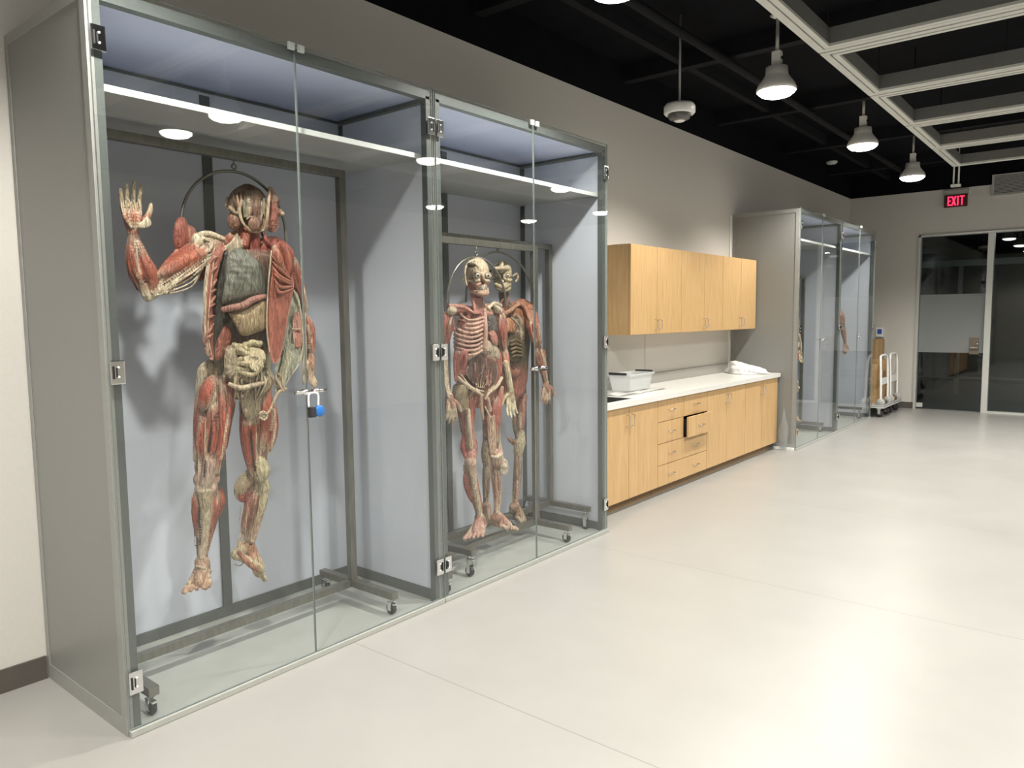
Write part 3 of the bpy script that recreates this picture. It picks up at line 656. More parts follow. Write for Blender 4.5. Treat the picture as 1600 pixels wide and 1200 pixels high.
f.tube([Q(382, 352, .085), Q(395, 362, .085), Q(412, 360, .07)], .0065, (.42, .30, .20)); f.tube([Q(356, 322, .05), Q(366, 330, .06), Q(374, 334, .075)], [.008, .012, .010], (.45, .33, .22))
for k in range(8): f.tube([Q(364+k*6, 305-abs(k-3)*1.2+random.uniform(-2, 2), .075), Q(366+k*5.6, 314+random.uniform(-3, 3), .09), Q(368+k*5.2, 322, .09)], .006, jit(random.choice(((.24, .14, .09), (.36, .22, .14), (.14, .09, .06))), .2))
for k in range(9):
    xx = 380+k*4; f.tube([Q(xx, 312+random.uniform(-3, 3), .085), Q(xx+1, 324, .092), Q(xx+random.uniform(-2, 2), 340, .085)], [.0055, .007, .005], jit(random.choice((CREAM, BRN, OLIVE, (.30, .20, .14))), .2))
for k in range(5): f.tube([Q(407+k*2.4, 308+k*2, .06), Q(410+k*2.6, 335, .07), Q(408+k*2.2, 358, .06)], .0075, jit((.44, .30, .19), .2))
f.tube([Q(392, 309, .07), Q(402, 312, .07), Q(410, 316, .065)], [.012, .010, .008], DRK)
# raised arm
sh, el, wr = Q(322, 386, .03), Q(234, 459, .03), Q(208, 364, .03)
f.limb([sh, Q(292, 408, .03), Q(262, 434, .03), el+V(0, .02, .02)], [.060, .062, .055, .038], 7, RED, CREAM, BRN, seed=3, k=.42)
f.belly([Q(325, 392, .06), Q(285, 408, .075), Q(246, 432, .055)], .030, (0.430, 0.120, 0.071), CREAM, 10)
f.limb([el+V(0, 0, .0), Q(224, 428, .03), Q(214, 398, .03), wr], [.040, .056, .044, .024], 8, (0.396, 0.115, 0.071), CREAM, BRN, seed=5, k=.40)
f.tube([Q(231, 466, .03), Q(236, 458, .04), Q(247, 452, .04)], [.020, .032, .024], CREAM, 12); f.tube([Q(222, 440, .05), Q(228, 462, .045)], [.018, .020], BONE)
f.ell(Q(231, 464, .04), (.022, .022, .022), BONE)
for k in range(6):
    f.tube([Q(330-k*3, 398+k*5, .075), Q(300, 412+k*7, .085), Q(272, 435+k*4.5, .08), Q(246+k*2, 449+k*2.2, .06)], [.0045, .004, .004, .0035], jit(BONE, .15))
f.tube([Q(340, 392, .09), Q(318, 412, .10), Q(298, 428, .10), Q(272, 442, .095), Q(255, 458, .08), Q(242, 462, .06)], .0032, (.66, .56, .42))
# exposed shoulder bones
f.ell(Q(308, 378, .05), (.030, .026, .036), BONE); f.tube([Q(304, 370, .05), Q(325, 365, .05), Q(350, 374, .055)], [.014, .015, .012], BONE)
f.tube([Q(318, 372, .07), Q(330, 380, .075), Q(326, 392, .075), Q(312, 398, .07)], .010, BONE); f.ell(Q(318, 380, .04), (.03, .024, .028), (.20, .12, .09))
f.belly([Q(350, 376, -.02), Q(335, 371, -.02), Q(322, 374, -.01)], .022, (.30, .13, .09), BRN)
# hanging biceps end on the rim of the chest
f.belly([Q(325, 405, .0), Q(314, 425, .02), Q(312, 438, .02)], .026, RED, RED2); f.belly([Q(318, 400, .0), Q(306, 420, .0), Q(308, 434, .0)], .020, RED, RED2)
f.hand(Q(207, 358, .03), Q(203, 305, .04)-Q(208, 362, .03), Yv, None, .205, .16, (.54, .42, .28), (0.396, 0.156, 0.104), .10, 1.05)
for k in range(5): f.tube([Q(205+k*2.5, 356, .055), Q(192+k*7, 333-abs(k-2)*1, .055), Q(189+k*6.5, 312, .055)], [.0045, .004, .003], BONE)
for k in range(4): f.belly([Q(206+k*3, 354, .05), Q(196+k*7, 340, .052), Q(196+k*8, 328, .05)], .011, (0.413, 0.120, 0.076), CREAM)
f.pillow([Q(214, 350, .07), Q(222, 345, .07), Q(229, 338, .07), Q(235, 343, .07), Q(237, 351, .07), Q(230, 356, .07), Q(218, 357, .07)], .009, TOCAM, (.68, .55, .40))
# legs
hipR, kneeR, ankR = Q(338, 592, 0), Q(326, 742, .05), Q(316, 868, .02)
f.limb([hipR, Q(334, 640, .02), Q(328, 690, .03), kneeR], [.080, .084, .076, .060], 10, (0.378, 0.092, 0.057), CREAM, BRN, k=.36, seed=7, twist=.18)
f.tube([Q(330, 566, .0), Q(322, 580, .0), Q(315, 610, -.01), Q(309, 665, -.01), Q(307, 720, .01)], [.018, .040, .030, .022, .016], [CREAM, CREAM, (.42, .37, .28), (.42, .37, .28), CREAM], 10)
f.belly([Q(334, 588, .07), Q(323, 612, .085), Q(317, 640, .075)], .032, (0.396, 0.092, 0.057), CREAM, 10)
f.tube([Q(334, 596, .09), Q(332, 618, .10), Q(329, 636, .095)], [.010, .022, .012], BONE, 10, .5, Xv)
f.belly([Q(332, 622, .08), Q(333, 665, .10), Q(328, 700, .10), Q(326, 722, .09)], .034, (0.396, 0.101, 0.062), CREAM, 10)
f.belly([Q(348, 620, .04), Q(346, 680, .07), Q(338, 728, .07)], .030, (0.361, 0.092, 0.057), RED2, 10)
f.belly([Q(318, 640, .05), Q(315, 690, .07), Q(317, 725, .07)], .026, (0.387, 0.101, 0.062), CREAM, 10)
f.tube([Q(352, 610, .05), Q(352, 650, .06), Q(348, 700, .04)], .008, CREAM); f.tube([Q(356, 600, .06), Q(362, 630, .05), Q(358, 660, .03), Q(352, 700, .02)], [.014, .018, .014, .010], [RED2, RED2, BRN, RED2])
f.tube([Q(332, 700, .105), Q(328, 720, .11), Q(325, 745, .105), Q(321, 765, .09)], [.010, .030, .034, .026], [CREAM, (.46, .30, .24), (.50, .35, .28), CREAM], 12, .6, Xv)
f.tube([Q(321, 718, .137), Q(319, 745, .14)], [.003, .005], DRK, 6); 
f.ell(Q(322, 762, .06), (.050, .052, .040), (.47, .33, .25))
f.limb([Q(322, 762, .03), Q(323, 790, .02), Q(320, 825, .01), ankR], [.064, .068, .048, .030], 8, (0.327, 0.101, 0.067), CREAM, BRN, k=.36, seed=8, twist=.1)
f.tube([Q(319, 765, .08), Q(321, 800, .07), Q(318, 840, .05), Q(315, 872, .045)], [.036, .026, .020, .018], [(.46, .34, .22), (.48, .38, .25), CREAM, CREAM], 12)
f.belly([Q(338, 760, .0), Q(340, 782, .0), Q(333, 812, .0)], .036, (.33, .09, .055), BRN, 10)
f.belly([Q(307, 765, .04), Q(307, 800, .04), Q(311, 840, .03)], .022, (.34, .09, .06), CREAM)
f.foot(Q(315, 876, .03), Q(321, 893, -.02), Q(304, 927, .13), Yv, (.50, .30, .20), (.44, .27, .19), .042)
f.tube([Q(306, 884, .06), Q(318, 888, .075), Q(330, 893, .04)], [.005, .008, .006], CREAM)
f.ell(Q(324, 728, .03), (.050, .060, .062), (.42, .22, .16)); f.ell(Q(323, 748, .035), (.052, .062, .055), (.46, .30, .22))
for k in range(8): f.tube([Q(311+k*3.6, 716+random.uniform(-4, 4), .085-.004*abs(k-4)), Q(311+k*3.4, 738, .092-.004*abs(k-4)), Q(310+k*3.4, 758+random.uniform(-4, 6), .085-.004*abs(k-4))], .006, jit(random.choice(((.50, .34, .26), (.44, .22, .16), CREAM)), .15))
hipL, kneeL, ankL = Q(400, 600, 0), Q(405, 740, .05), Q(388, 850, 0)
f.limb([hipL, Q(400, 640, .02), Q(400, 690, .03), kneeL], [.078, .080, .066, .046], 10, (0.361, 0.092, 0.062), CREAM, BRN, k=.36, seed=11, twist=.18)
f.belly([Q(418, 596, .07), Q(413, 640, .09), Q(409, 700, .08)], .034, (0.387, 0.101, 0.062), CREAM, 10); f.belly([Q(425, 625, .04), Q(426, 665, .05), Q(420, 705, .05)], .028, (0.378, 0.092, 0.057), CREAM, 10)
f.belly([Q(385, 630, .06), Q(388, 690, .07), Q(396, 745, .06)], .028, (0.344, 0.092, 0.062), BRN, 10); f.belly([Q(378, 640, .02), Q(383, 690, .03), Q(393, 740, .03)], .022, (0.310, 0.083, 0.057), BRN)
for k in range(6): f.tube([Q(392+k*4, 598, .08), Q(391+k*3.5, 625, .10), Q(386+k*3.5, 662, .085)], [.007, .007, .004], jit((.30, .24, .16), .15))
f.pillow([Q(378, 606, .09), Q(390, 604, .09), Q(396, 620, .09), Q(392, 640, .09), Q(385, 654, .09), Q(378, 640, .09), Q(375, 622, .09)], .020, TOCAM, (.36, .28, .19), wr=.002)
f.ell(Q(397, 752, .0), (.045, .046, .062), (.42, .28, .18)); f.ell(Q(404, 735, .02), (.055, .058, .062), (.44, .33, .21)); f.ell(Q(408, 735, .085), (.042, .040, .062), (.48, .40, .25)); f.ell(Q(410, 760, .06), (.04, .038, .05), (.46, .38, .24))
f.limb([Q(405, 760, .03), Q(399, 790, .02), Q(393, 820, .0), ankL], [.052, .054, .042, .030], 8, (0.344, 0.156, 0.104), CREAM, BRN, k=.36, seed=12, twist=.1)
f.tube([Q(412, 755, .06), Q(408, 785, .06), Q(399, 820, .04), Q(393, 845, .03)], [.030, .030, .024, .020], [(.48, .41, .25), (.47, .40, .25), (.44, .27, .18), CREAM], 12)
f.belly([Q(392, 735, -.02), Q(378, 760, -.02), Q(377, 782, -.02)], .036, (.42, .32, .20), CREAM, 10); f.tube([Q(376, 775, .0), Q(380, 783, .01), Q(388, 770, .03)], .010, RED2)
f.belly([Q(396, 770, .04), Q(387, 800, .03), Q(380, 830, .0)], .022, (0.344, 0.120, 0.076), CREAM)
f.tube([Q(376, 790, .0), Q(374, 815, .0)], .0025, BONE); f.tube([Q(379, 825, -.02), Q(372, 852, -.02)], .007, CREAM)
f.foot(Q(388, 852, .0), Q(367, 864, -.02), Q(423, 904, .06), V(1, .25, .1), (.54, .43, .28), (.44, .22, .14), .038)
f.tube([Q(372, 862, .04), Q(390, 882, .06), Q(405, 893, .06)], [.012, .014, .008], (0.361, 0.156, 0.095))
# far arm and hand hanging behind the skin flap
f.limb([Q(450, 405, -.02), Q(462, 450, -.04), Q(473, 492, -.04)], [.050, .042, .034], 6, RED, CREAM, BRN, seed=14)
f.limb([Q(473, 492, -.02), Q(482, 520, -.01), Q(486, 560, .0)], [.034, .034, .022], 6, (.34, .11, .075), CREAM, BRN, seed=15)
f.tube([Q(474, 520, .02), Q(475, 560, .03), Q(474, 600, .03)], [.010, .011, .006], (.48, .36, .24)); f.tube([Q(476, 495, .02), Q(478, 540, .03), Q(478, 575, .03)], [.006, .005, .004], BONE)
f.hand(Q(485, 560, .0), Q(485, 605)-Q(485, 562)+V(.02, -.01, 0), V(.5, -.8, 0), None, .165, .30, (.50, .36, .23), (.45, .24, .15), .10)
for (pp, rr_, cc) in (
    ([(329, 632, .125), (330, 665, .135), (327, 705, .125)], .0035, DRK), ([(341, 600, .105), (342, 650, .125), (338, 700, .11)], .004, (.12, .05, .035)), ([(322, 648, .11), (320, 690, .115), (321, 722, .11)], .004, CREAM),
    ([(335, 640, .13), (338, 680, .125), (333, 715, .12)], .0035, (.14, .05, .035)), ([(312, 650, .06), (310, 690, .07), (313, 720, .08)], .004, (.40, .30, .22)), ([(350, 640, .09), (350, 680, .09), (345, 715, .09)], .004, (.50, .34, .26)),
    ([(411, 610, .12), (408, 650, .125), (405, 700, .11)], .004, (.12, .05, .035)), ([(400, 660, .115), (401, 700, .115), (403, 722, .11)], .0035, CREAM), ([(420, 620, .10), (420, 660, .105), (416, 705, .09)], .004, (.14, .05, .04)),
    ([(392, 665, .105), (394, 700, .10), (399, 735, .09)], .0035, DRK), ([(383, 660, .07), (386, 700, .07), (394, 745, .07)], .004, CREAM), ([(428, 640, .07), (428, 680, .075), (422, 712, .07)], .0035, CREAM),
    ([(300, 412, .085), (280, 428, .085), (255, 444, .075)], .0035, (.14, .05, .035)), ([(290, 402, .09), (270, 418, .09), (252, 434, .08)], .003, PINK), ([(228, 440, .07), (220, 410, .065), (213, 380, .055)], .0035, DRK),
    ([(236, 440, .07), (226, 410, .065), (216, 380, .055)], .0035, PINK), ([(219, 425, .075), (214, 400, .07), (211, 375, .055)], .003, CREAM), ([(243, 425, .05), (232, 400, .055), (220, 375, .05)], .003, (.14, .05, .035)),
    ([(328, 775, .085), (329, 805, .08), (324, 850, .06)], .0035, CREAM), ([(311, 775, .07), (312, 810, .065), (313, 850, .05)], .0035, DRK), ([(404, 770, .09), (399, 800, .075), (392, 835, .055)], .0035, (.2, .09, .06)), ([(388, 780, .06), (385, 810, .05), (383, 838, .04)], .003, CREAM)):
    f.tube([Q(*q) for q in pp], [rr_*.5, rr_*1.2, rr_*.5], cc, 6)  # dark strands paint the shaded grooves between muscles; pale ones are fibres
body = f.build('body', b1, .0032, 1)
# --- parts with a look of their own
def part(name, fn, mats=None):
    g = Flesh(); fn(g); return g.build(name, b1, None, material=mats)
part('left_lung', lambda g: g.pillow([Q(352, 432, .11), Q(353, 408, .11), Q(360, 393, .11), Q(372, 387, .11), Q(384, 391, .11), Q(396, 402, .11), Q(408, 410, .11), Q(412, 425, .11), Q(413, 460, .11), Q(400, 466, .11), Q(374, 473, .11), Q(349, 475, .11), Q(349, 455, .11)], .060, TOCAM, (.185, .18, .145), wr=.0035, power=.4, nring=14, per=90))
part('diaphragm', lambda g: g.tube([Q(348, 484, .13), Q(362, 481, .155), Q(380, 477, .165), Q(396, 468, .16), Q(414, 463, .13)], [.014, .016, .017, .016, .013], (.38, .18, .14), 10))
part('stomach', lambda g: g.pillow([Q(356, 489, .12), Q(380, 484, .12), Q(400, 474, .12), Q(416, 469, .12), Q(417, 490, .12), Q(415, 513, .12), Q(400, 520, .12), Q(384, 525, .12), Q(374, 521, .12), Q(367, 508, .12)], .055, TOCAM, (.43, .31, .18), wr=.0008, power=.42, nring=14, per=80))
def bowel(g):
    rnd = random.Random(5)
    for k in range(15):
        u = k/14; y0 = 538+u*42; a = [Q(372+rnd.uniform(-8, 6), y0+rnd.uniform(-4, 4), .10+.02*rnd.random())]
        for j in range(4): a.append(Q(378+j*10+rnd.uniform(-4, 4), y0+rnd.uniform(-6, 6), .125+.03*rnd.random()))
        g.tube(a, rnd.uniform(.009, .015), jit((.48, .385, .235), .2), 8)
    g.pillow([Q(376, 548, .15), Q(395, 542, .15), Q(412, 548, .15), Q(414, 565, .15), Q(400, 582, .15), Q(384, 568, .15)], .022, TOCAM, (.52, .42, .26), wr=.006, nring=14, per=90)
part('intestines', bowel)
def pelvis(g):
    g.pillow([Q(352, 542, .10), Q(366, 540, .10), Q(384, 560, .10), Q(400, 584, .10), Q(398, 600, .10), Q(376, 598, .10), Q(358, 592, .10), Q(350, 572, .10)], .045, TOCAM, (.36, .28, .19), wr=.003, nring=12, per=80)
    g.pillow([Q(396, 580, .10), Q(420, 575, .10), Q(427, 596, .10), Q(412, 604, .10), Q(395, 600, .10)], .03, TOCAM, (.26, .22, .14), wr=.003)
    for k in range(16): xk = random.uniform(352, 424); g.tube([Q(xk, 582+random.uniform(-6, 8), .125), Q(xk+random.uniform(-8, 8), 600+random.uniform(-5, 5), .13), Q(375+(xk-375)*.8+random.uniform(-6, 6), 620+random.uniform(-8, 12), .105)], [.004, .006, .003], jit(random.choice(((.40, .30, .19), (.30, .20, .12), (.48, .38, .25))), .2))
    g.tube([Q(358, 600, .12), Q(376, 606, .14), Q(396, 602, .14), Q(420, 596, .11)], [.010, .013, .012, .008], CREAM)
part('pelvic_tissue', pelvis)
def rim_l(g):
    g.pillow([Q(352, 386, .10), Q(344, 398, .10), Q(338, 430, .10), Q(333, 470, .10), Q(330, 520, .10), Q(334, 560, .10), Q(324, 556, .10), Q(317, 530, .10), Q(317, 490, .10), Q(321, 440, .10), Q(330, 400, .10), Q(342, 384, .10)], .018, TOCAM, (0.344, 0.120, 0.085), wr=.002, power=.5)
    for k in range(9):
        y = 404+k*15+random.uniform(-4, 4); g.tube([Q(340-k*.9, y, .112), Q(331-k*.9, y+random.uniform(4, 14), .118), Q(324-k*.6, y+random.uniform(12, 30), .10)], [.005, .008, .005], jit((0.378, 0.156, 0.114), .2))
    for k in range(5): g.tube([Q(334-k*2.5, 400+k*4, .112), Q(328-k*2.2, 460, .12), Q(322-k*.8+2, 520, .115), Q(330-k, 556, .10)], .0055, jit(random.choice((RED, PINK, CREAM)), .15))
    g.pillow([Q(352, 505, .09), Q(362, 520, .09), Q(356, 545, .09), Q(345, 562, .09), Q(336, 560, .09), Q(338, 535, .09)], .02, TOCAM, (.30, .10, .07), wr=.002)
part('chest_wall_rim', rim_l)
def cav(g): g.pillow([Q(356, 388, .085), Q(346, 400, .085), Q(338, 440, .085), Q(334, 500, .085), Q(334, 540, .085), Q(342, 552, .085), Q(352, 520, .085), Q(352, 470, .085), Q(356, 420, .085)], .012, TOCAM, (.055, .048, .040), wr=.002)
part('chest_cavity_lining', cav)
def flapR(g):
    g.pillow([Q(424, 386, .14), Q(434, 379, .13), Q(447, 388, .11), Q(453, 412, .10), Q(459, 438, .10), Q(458, 456, .10), Q(451, 490, .11), Q(444, 530, .12), Q(436, 562, .13), Q(427, 567, .14), Q(420, 540, .15), Q(417, 500, .15), Q(419, 460, .15), Q(425, 420, .15)], .020, TOCAM, (0.370, 0.115, 0.076), wr=.0022, power=.45, nring=12, per=90)
    g.belly([Q(428, 384, .155), Q(434, 402, .165), Q(442, 424, .14)], .020, (0.430, 0.156, 0.104), CREAM, 10); g.belly([Q(438, 380, .13), Q(449, 402, .13), Q(454, 432, .12)], .018, (0.344, 0.101, 0.067), RED2, 10)
    for k in range(6): g.tube([Q(425+k, 400+k*9, .160), Q(437, 412+k*9+random.uniform(-3, 3), .158), Q(453+k*.6, 432+k*4, .118)], [.004, .011, .006], jit((0.378, 0.129, 0.085), .15))
    g.tube([Q(424, 392, .165), Q(419, 450, .17), Q(417, 510, .17), Q(421, 550, .16)], .0035, CREAM)
part('chest_muscle_flap', flapR)
def lobe(g):
    g.pillow([Q(271, 360, .02), Q(275, 344, .02), Q(284, 339, .02), Q(292, 346, .02), Q(294, 370, .02), Q(288, 392, .02), Q(278, 394, .02), Q(271, 380, .02)], .028, TOCAM, (.30, .09, .065), wr=.0015)
    g.pillow([Q(290, 350, -.01), Q(304, 356, -.01), Q(308, 372, -.01), Q(302, 388, -.01), Q(290, 396, -.01), Q(283, 380, -.01)], .028, TOCAM, (.32, .13, .09), wr=.0015)
    g.belly([Q(280, 388, .02), Q(276, 398, .03), Q(283, 404, .03)], .016, PINK, RED)
part('detached_shoulder_muscle', lobe)
def skin(g):
    col = (.40, .38, .29)
    g.pillow([Q(457, 450, .03), Q(466, 462, .03), Q(470, 488, .03), Q(457, 490, .03), Q(459, 515, .03), Q(461, 542, .03), Q(473, 545, .03), Q(470, 565, .04), Q(455, 588, .05), Q(445, 604, .06), Q(434, 616, .07), Q(427, 600, .08), Q(430, 575, .08), Q(440, 550, .06), Q(447, 510, .05), Q(452, 470, .04)], .008, TOCAM, col, wr=.004, power=.5, nring=12, per=100)
    g.tube([Q(456, 452, .04), Q(468, 480, .04), Q(472, 520, .04), Q(472, 548, .04), Q(466, 566, .045)], .006, (.48, .42, .31))
    for k in range(7): g.tube([Q(446+k*2, 540+k*3, .075), Q(440+k*2, 570, .08), Q(432+k*1.5, 604+k, .085)], .004, jit((.46, .42, .30), .15))
    g.tube([Q(430, 585, .1), Q(436, 600, .11), Q(444, 612, .11), Q(440, 590, .10), Q(434, 584, .10)], .006, CREAM)
part('skin_flap', skin)
part('severed_muscle_window', lambda g: (g.pillow([Q(458, 490, .05), Q(469, 489, .05), Q(470, 513, .05), Q(459, 513, .05)], .010, TOCAM, (.32, .13, .09), power=.25), g.pillow([Q(459, 515, .05), Q(470, 515, .05), Q(471, 541, .05), Q(460, 541, .05)], .010, TOCAM, (.33, .12, .08), power=.25), g.tube([Q(457, 514, .065), Q(471, 514, .065)], .003, CREAM), g.tube([Q(457, 488, .06), Q(460, 543, .06)], .003, CREAM)))
def cord(g):
    g.tube([Q(447, 608, .10), Q(436, 612, .11), Q(430, 622, .11), Q(424, 636, .12), Q(418, 646, .125)], [.009, .008, .0065, .006, .007], (.50, .38, .25))
    g.ell(Q(412, 650, .125), (.018, .020, .017), (.55, .44, .30)); g.tube([Q(405, 647, .14), Q(411, 643, .145), Q(418, 649, .145), Q(413, 656, .145), Q(406, 652, .14)], .005, BONE)
part('hanging_cord', cord)
# face, cut free and turned sideways
def face(g):
    col = (.50, .20, .14)
    prof = [(421, 292), (428, 298), (434, 310), (436, 318), (434, 323), (439, 329), (441, 335), (436, 338), (434, 342), (437, 346), (434, 349), (436, 353), (433, 358), (428, 363), (421, 362), (415, 357), (417, 340), (420, 320), (420, 305)]
    g.pillow([Q(a, b, .05) for a, b in prof], .042, TOCAM, (0.396, 0.156, 0.114), power=.35, nring=10, per=120)
    g.tube([Q(421, 294, .10), Q(420, 312, .115), Q(418, 335, .12), Q(416, 356, .10)], .0075, (.54, .36, .25))
part('face', face)
def fz(g):
    g.pillow([Q(421, 291, .06), Q(427, 296, .06), Q(434, 308, .06), Q(436, 316, .06), Q(422, 317, .06)], .046, TOCAM, (.60, .35, .26), power=.3)
    for k in range(4): g.tube([Q(425+k*2, 322+k, .115), Q(427+k*1.5, 332+k, .115), Q(424+k, 345, .115)], .005, jit((0.361, 0.120, 0.085), .2))
    g.ell(Q(429, 325, .10), (.015, .010, .006), (.22, .08, .06)); g.tube([Q(426, 352, .11), Q(433, 351, .10)], .004, (.25, .08, .06))
part('forehead_and_features', fz)
part('nose_tip', lambda g: (g.ell(Q(440, 334, .06), (.018, .013, .012), (.56, .46, .30)), g.tube([Q(437, 328, .06), Q(440, 333, .065)], .009, (.52, .36, .25))))
part('ear', lambda g: g.pillow([Q(353, 308, .05), Q(358, 309, .05), Q(362, 316, .05), Q(360, 326, .05), Q(354, 327, .05), Q(350, 318, .05)], .012, TOCAM, (.17, .12, .085), wr=.002))
part('foot_thread', lambda g: g.tube([Q(366, 881, .0), Q(372, 884, .0), Q(377, 883, .0), Q(380, 879, .0)], .0025, (.3, .25, .2)))
lathe('skull_support', [(.004, -.03), (.009, -.02), (.009, .02), (.004, .03)], Q(413, 305, .05), M_white, b1, axis='y', seg=10)
hoop('large thin steel hoop arching over the head of the waving body', X-.0, Q(366, 268), Q(284, 378, .0), Q(448, 402, .0), 2.38)
# ------------------------------------------------------------ skull helper for bodies 2 and 3
def skull(g, c, s, F, L, mus, bone, open_top=True):
    RM = Matrix((F, L, Z)).transposed()
    def T(a, b, h): return c+F*a*s+L*b*s+Z*h*s
    g.ell(T(-.01, 0, .03), (.092*s, .070*s, .080*s), bone, RM, 24, 16)
    g.ell(T(.035, 0, -.035), (.050*s, .052*s, .060*s), mus, RM, 20, 12)
    g.tube([T(.060, -.05, -.035), T(.078, -.035, -.030), T(.086, -.02, -.028)], [.010*s, .012*s, .010*s], bone); g.tube([T(.060, .05, -.035), T(.078, .035, -.030), T(.086, .02, -.028)], [.010*s, .012*s, .010*s], bone)
    for sg in (-1, 1):
        e = T(.080, sg*.031, .0)
        ring = [e+(L*math.cos(a)+Z*math.sin(a)*.9)*.0215*s for a in [2*PI*k/8 for k in range(9)]]
        g.tube(ring, .0055*s, bone); g.ell(e-F*.001*s, (.012*s, .021*s, .019*s), (.07, .035, .025), RM)  # dark ellipsoid paints the shade of an uncarved eye socket
        g.tube([T(-.0, sg*.066, -.02), T(.04, sg*.062, -.028), T(.066, sg*.046, -.026)], [.006*s, .0055*s, .007*s], bone)
    g.tube([T(.088, 0, .012), T(.096, 0, -.006), T(.098, 0, -.02)], [.009*s, .008*s, .007*s], bone)
    g.ell(T(.093, 0, -.032), (.008*s, .012*s, .014*s), (.12, .06, .04), RM)
    g.tube([T(.04, -.045, -.085), T(.078, -.028, -.098), T(.088, 0, -.102), T(.078, .028, -.098), T(.04, .045, -.085), T(.0, .055, -.04)], [.013*s, .014*s, .017*s, .014*s, .013*s, .010*s], mixc(mus, bone, .45))
    g.tube([T(.04, -.045, -.085), T(.0, -.055, -.04)], [.013*s, .010*s], mus)
    for k in range(9):
        a = -.8+.2*k; g.tube([T(.088-.02*abs(a), .030*a, -.055), T(.090-.02*abs(a), .030*a, -.078)], .0052*s, (.62, .56, .44), 6)
    g.ell(T(.070, 0, -.060), (.022*s, .034*s, .030*s), mixc(mus, bone, .2), RM)
    return T
def eyes(T, s, F, par):
    for sg in (-1, 1):
        c = T(.084, sg*.031, .0); bm = bmesh.new(); bmesh.ops.create_uvsphere(bm, u_segments=16, v_segments=10, radius=.0138*s, matrix=Matrix.Translation(c))
        e = mesh_obj('eyeball', bm, M_eye, par, True)
        bm = bmesh.new(); bmesh.ops.create_uvsphere(bm, u_segments=12, v_segments=8, radius=.0068*s, matrix=Matrix.Translation(c+F*.0098*s)); mesh_obj('iris', bm, M_iris, e, True)
# ------------------------------------------------------------ BODY 2
X = .50
b2 = thing('anatomical_body', 'pink preserved human body with bare rib cage hanging in front in the second case', 'anatomical specimen', (X, 3.62, .19), 'preserved human bodies')
f = Flesh(); F2, L2 = frame_at(-16); PK = (0.396, 0.147, 0.114); PK2 = (.52, .24, .19)
secs = [(Q(745, 482), .06, .05, PK), (Q(745, 490), .12, .07, PK), (Q(743, 515), .145, .085, PK2), (Q(743, 545), .15, .09, PK), (Q(744, 580), .145, .085, (.13, .06, .045)), (Q(744, 602), .14, .085, (.12, .055, .04)), (Q(745, 622), .12, .075, PK), (Q(747, 636), .07, .05, PK)]
f.loft(secs, L2, F2)
# ribs
for k in range(9):
    y = 496+k*6.2; w_ = 24+min(k, 4)*2.4
    f.tube([Q(757, y-1, .10), Q(745, y+3+k*.5, .115), Q(731, y+4+k*.6, .10), Q(757-w_-9, y-1+k*.6, .05), Q(757-w_-14, y-5, -.02)], [.0065, .008, .0085, .0085, .007], jit((.58, .36, .28), .1), 8)
for k in range(8):
    y = 499+k*6.2; f.tube([Q(755, y-1, .094), Q(743, y+3, .107), Q(728, y+4, .09), Q(716, y, .04)], [.007, .008, .008, .006], jit((0.378, 0.120, 0.095), .12), 8)
f.tube([Q(757, 484, .10), Q(759, 515, .125), Q(758, 545, .12)], [.012, .014, .014], (.56, .34, .27), 10)
f.pillow([Q(737, 548, .10), Q(752, 535, .10), Q(766, 532, .10), Q(779, 545, .10), Q(781, 562, .08), Q(765, 549, .10), Q(748, 549, .10), Q(733, 563, .09), Q(727, 562, .08)], .016, TOCAM, (.55, .43, .32))
for k in range(6): f.belly([Q(714+k*3, 535+k*2, .03+.012*k), Q(712+k*3, 560, .04+.012*k), Q(712+k*2, 596, .05)], .016, jit((0.378, 0.120, 0.095)), PK, 8)
for k in range(4): f.belly([Q(779-k*3, 545, .03+.01*k), Q(782-k*2, 570, .04), Q(778-k*2, 600, .05)], .014, jit((0.361, 0.120, 0.095)), PK, 8)
f.tube([Q(716, 590, .09), Q(730, 603, .10), Q(744, 612, .11), Q(755, 618, .10)], [.010, .011, .010, .009], CREAM, 8); f.tube([Q(720, 585, .09), Q(736, 604, .10), Q(756, 612, .11)], .006, BONE)
f.tube([Q(784, 590, .08), Q(776, 604, .10), Q(764, 614, .10), Q(758, 624, .10)], [.012, .012, .010, .008], CREAM, 8)
for k in range(8): xa = random.uniform(730, 776); f.tube([Q(xa, 582+random.uniform(-6, 6), .092), Q(xa+random.uniform(-6, 6), 602+random.uniform(-4, 6), .10)], random.uniform(.004, .008), jit(random.choice(((.26, .10, .07), (.34, .22, .16), (.20, .08, .06))), .2))
for k in range(5): f.tube([Q(745+k*2.5, 606, .10), Q(742+k*5, 596, .10)], [.004, .002], BONE)
# genital and groin region as strands of tissue
f.tube([Q(752, 618, .11), Q(752, 634, .11), Q(755, 655, .10)], [.012, .013, .008], (.46, .30, .22)); f.tube([Q(762, 622, .10), Q(766, 642, .10)], [.012, .014], (.46, .33, .24)); f.tube([Q(758, 636, .115), Q(766, 652, .115)], .006, BONE)
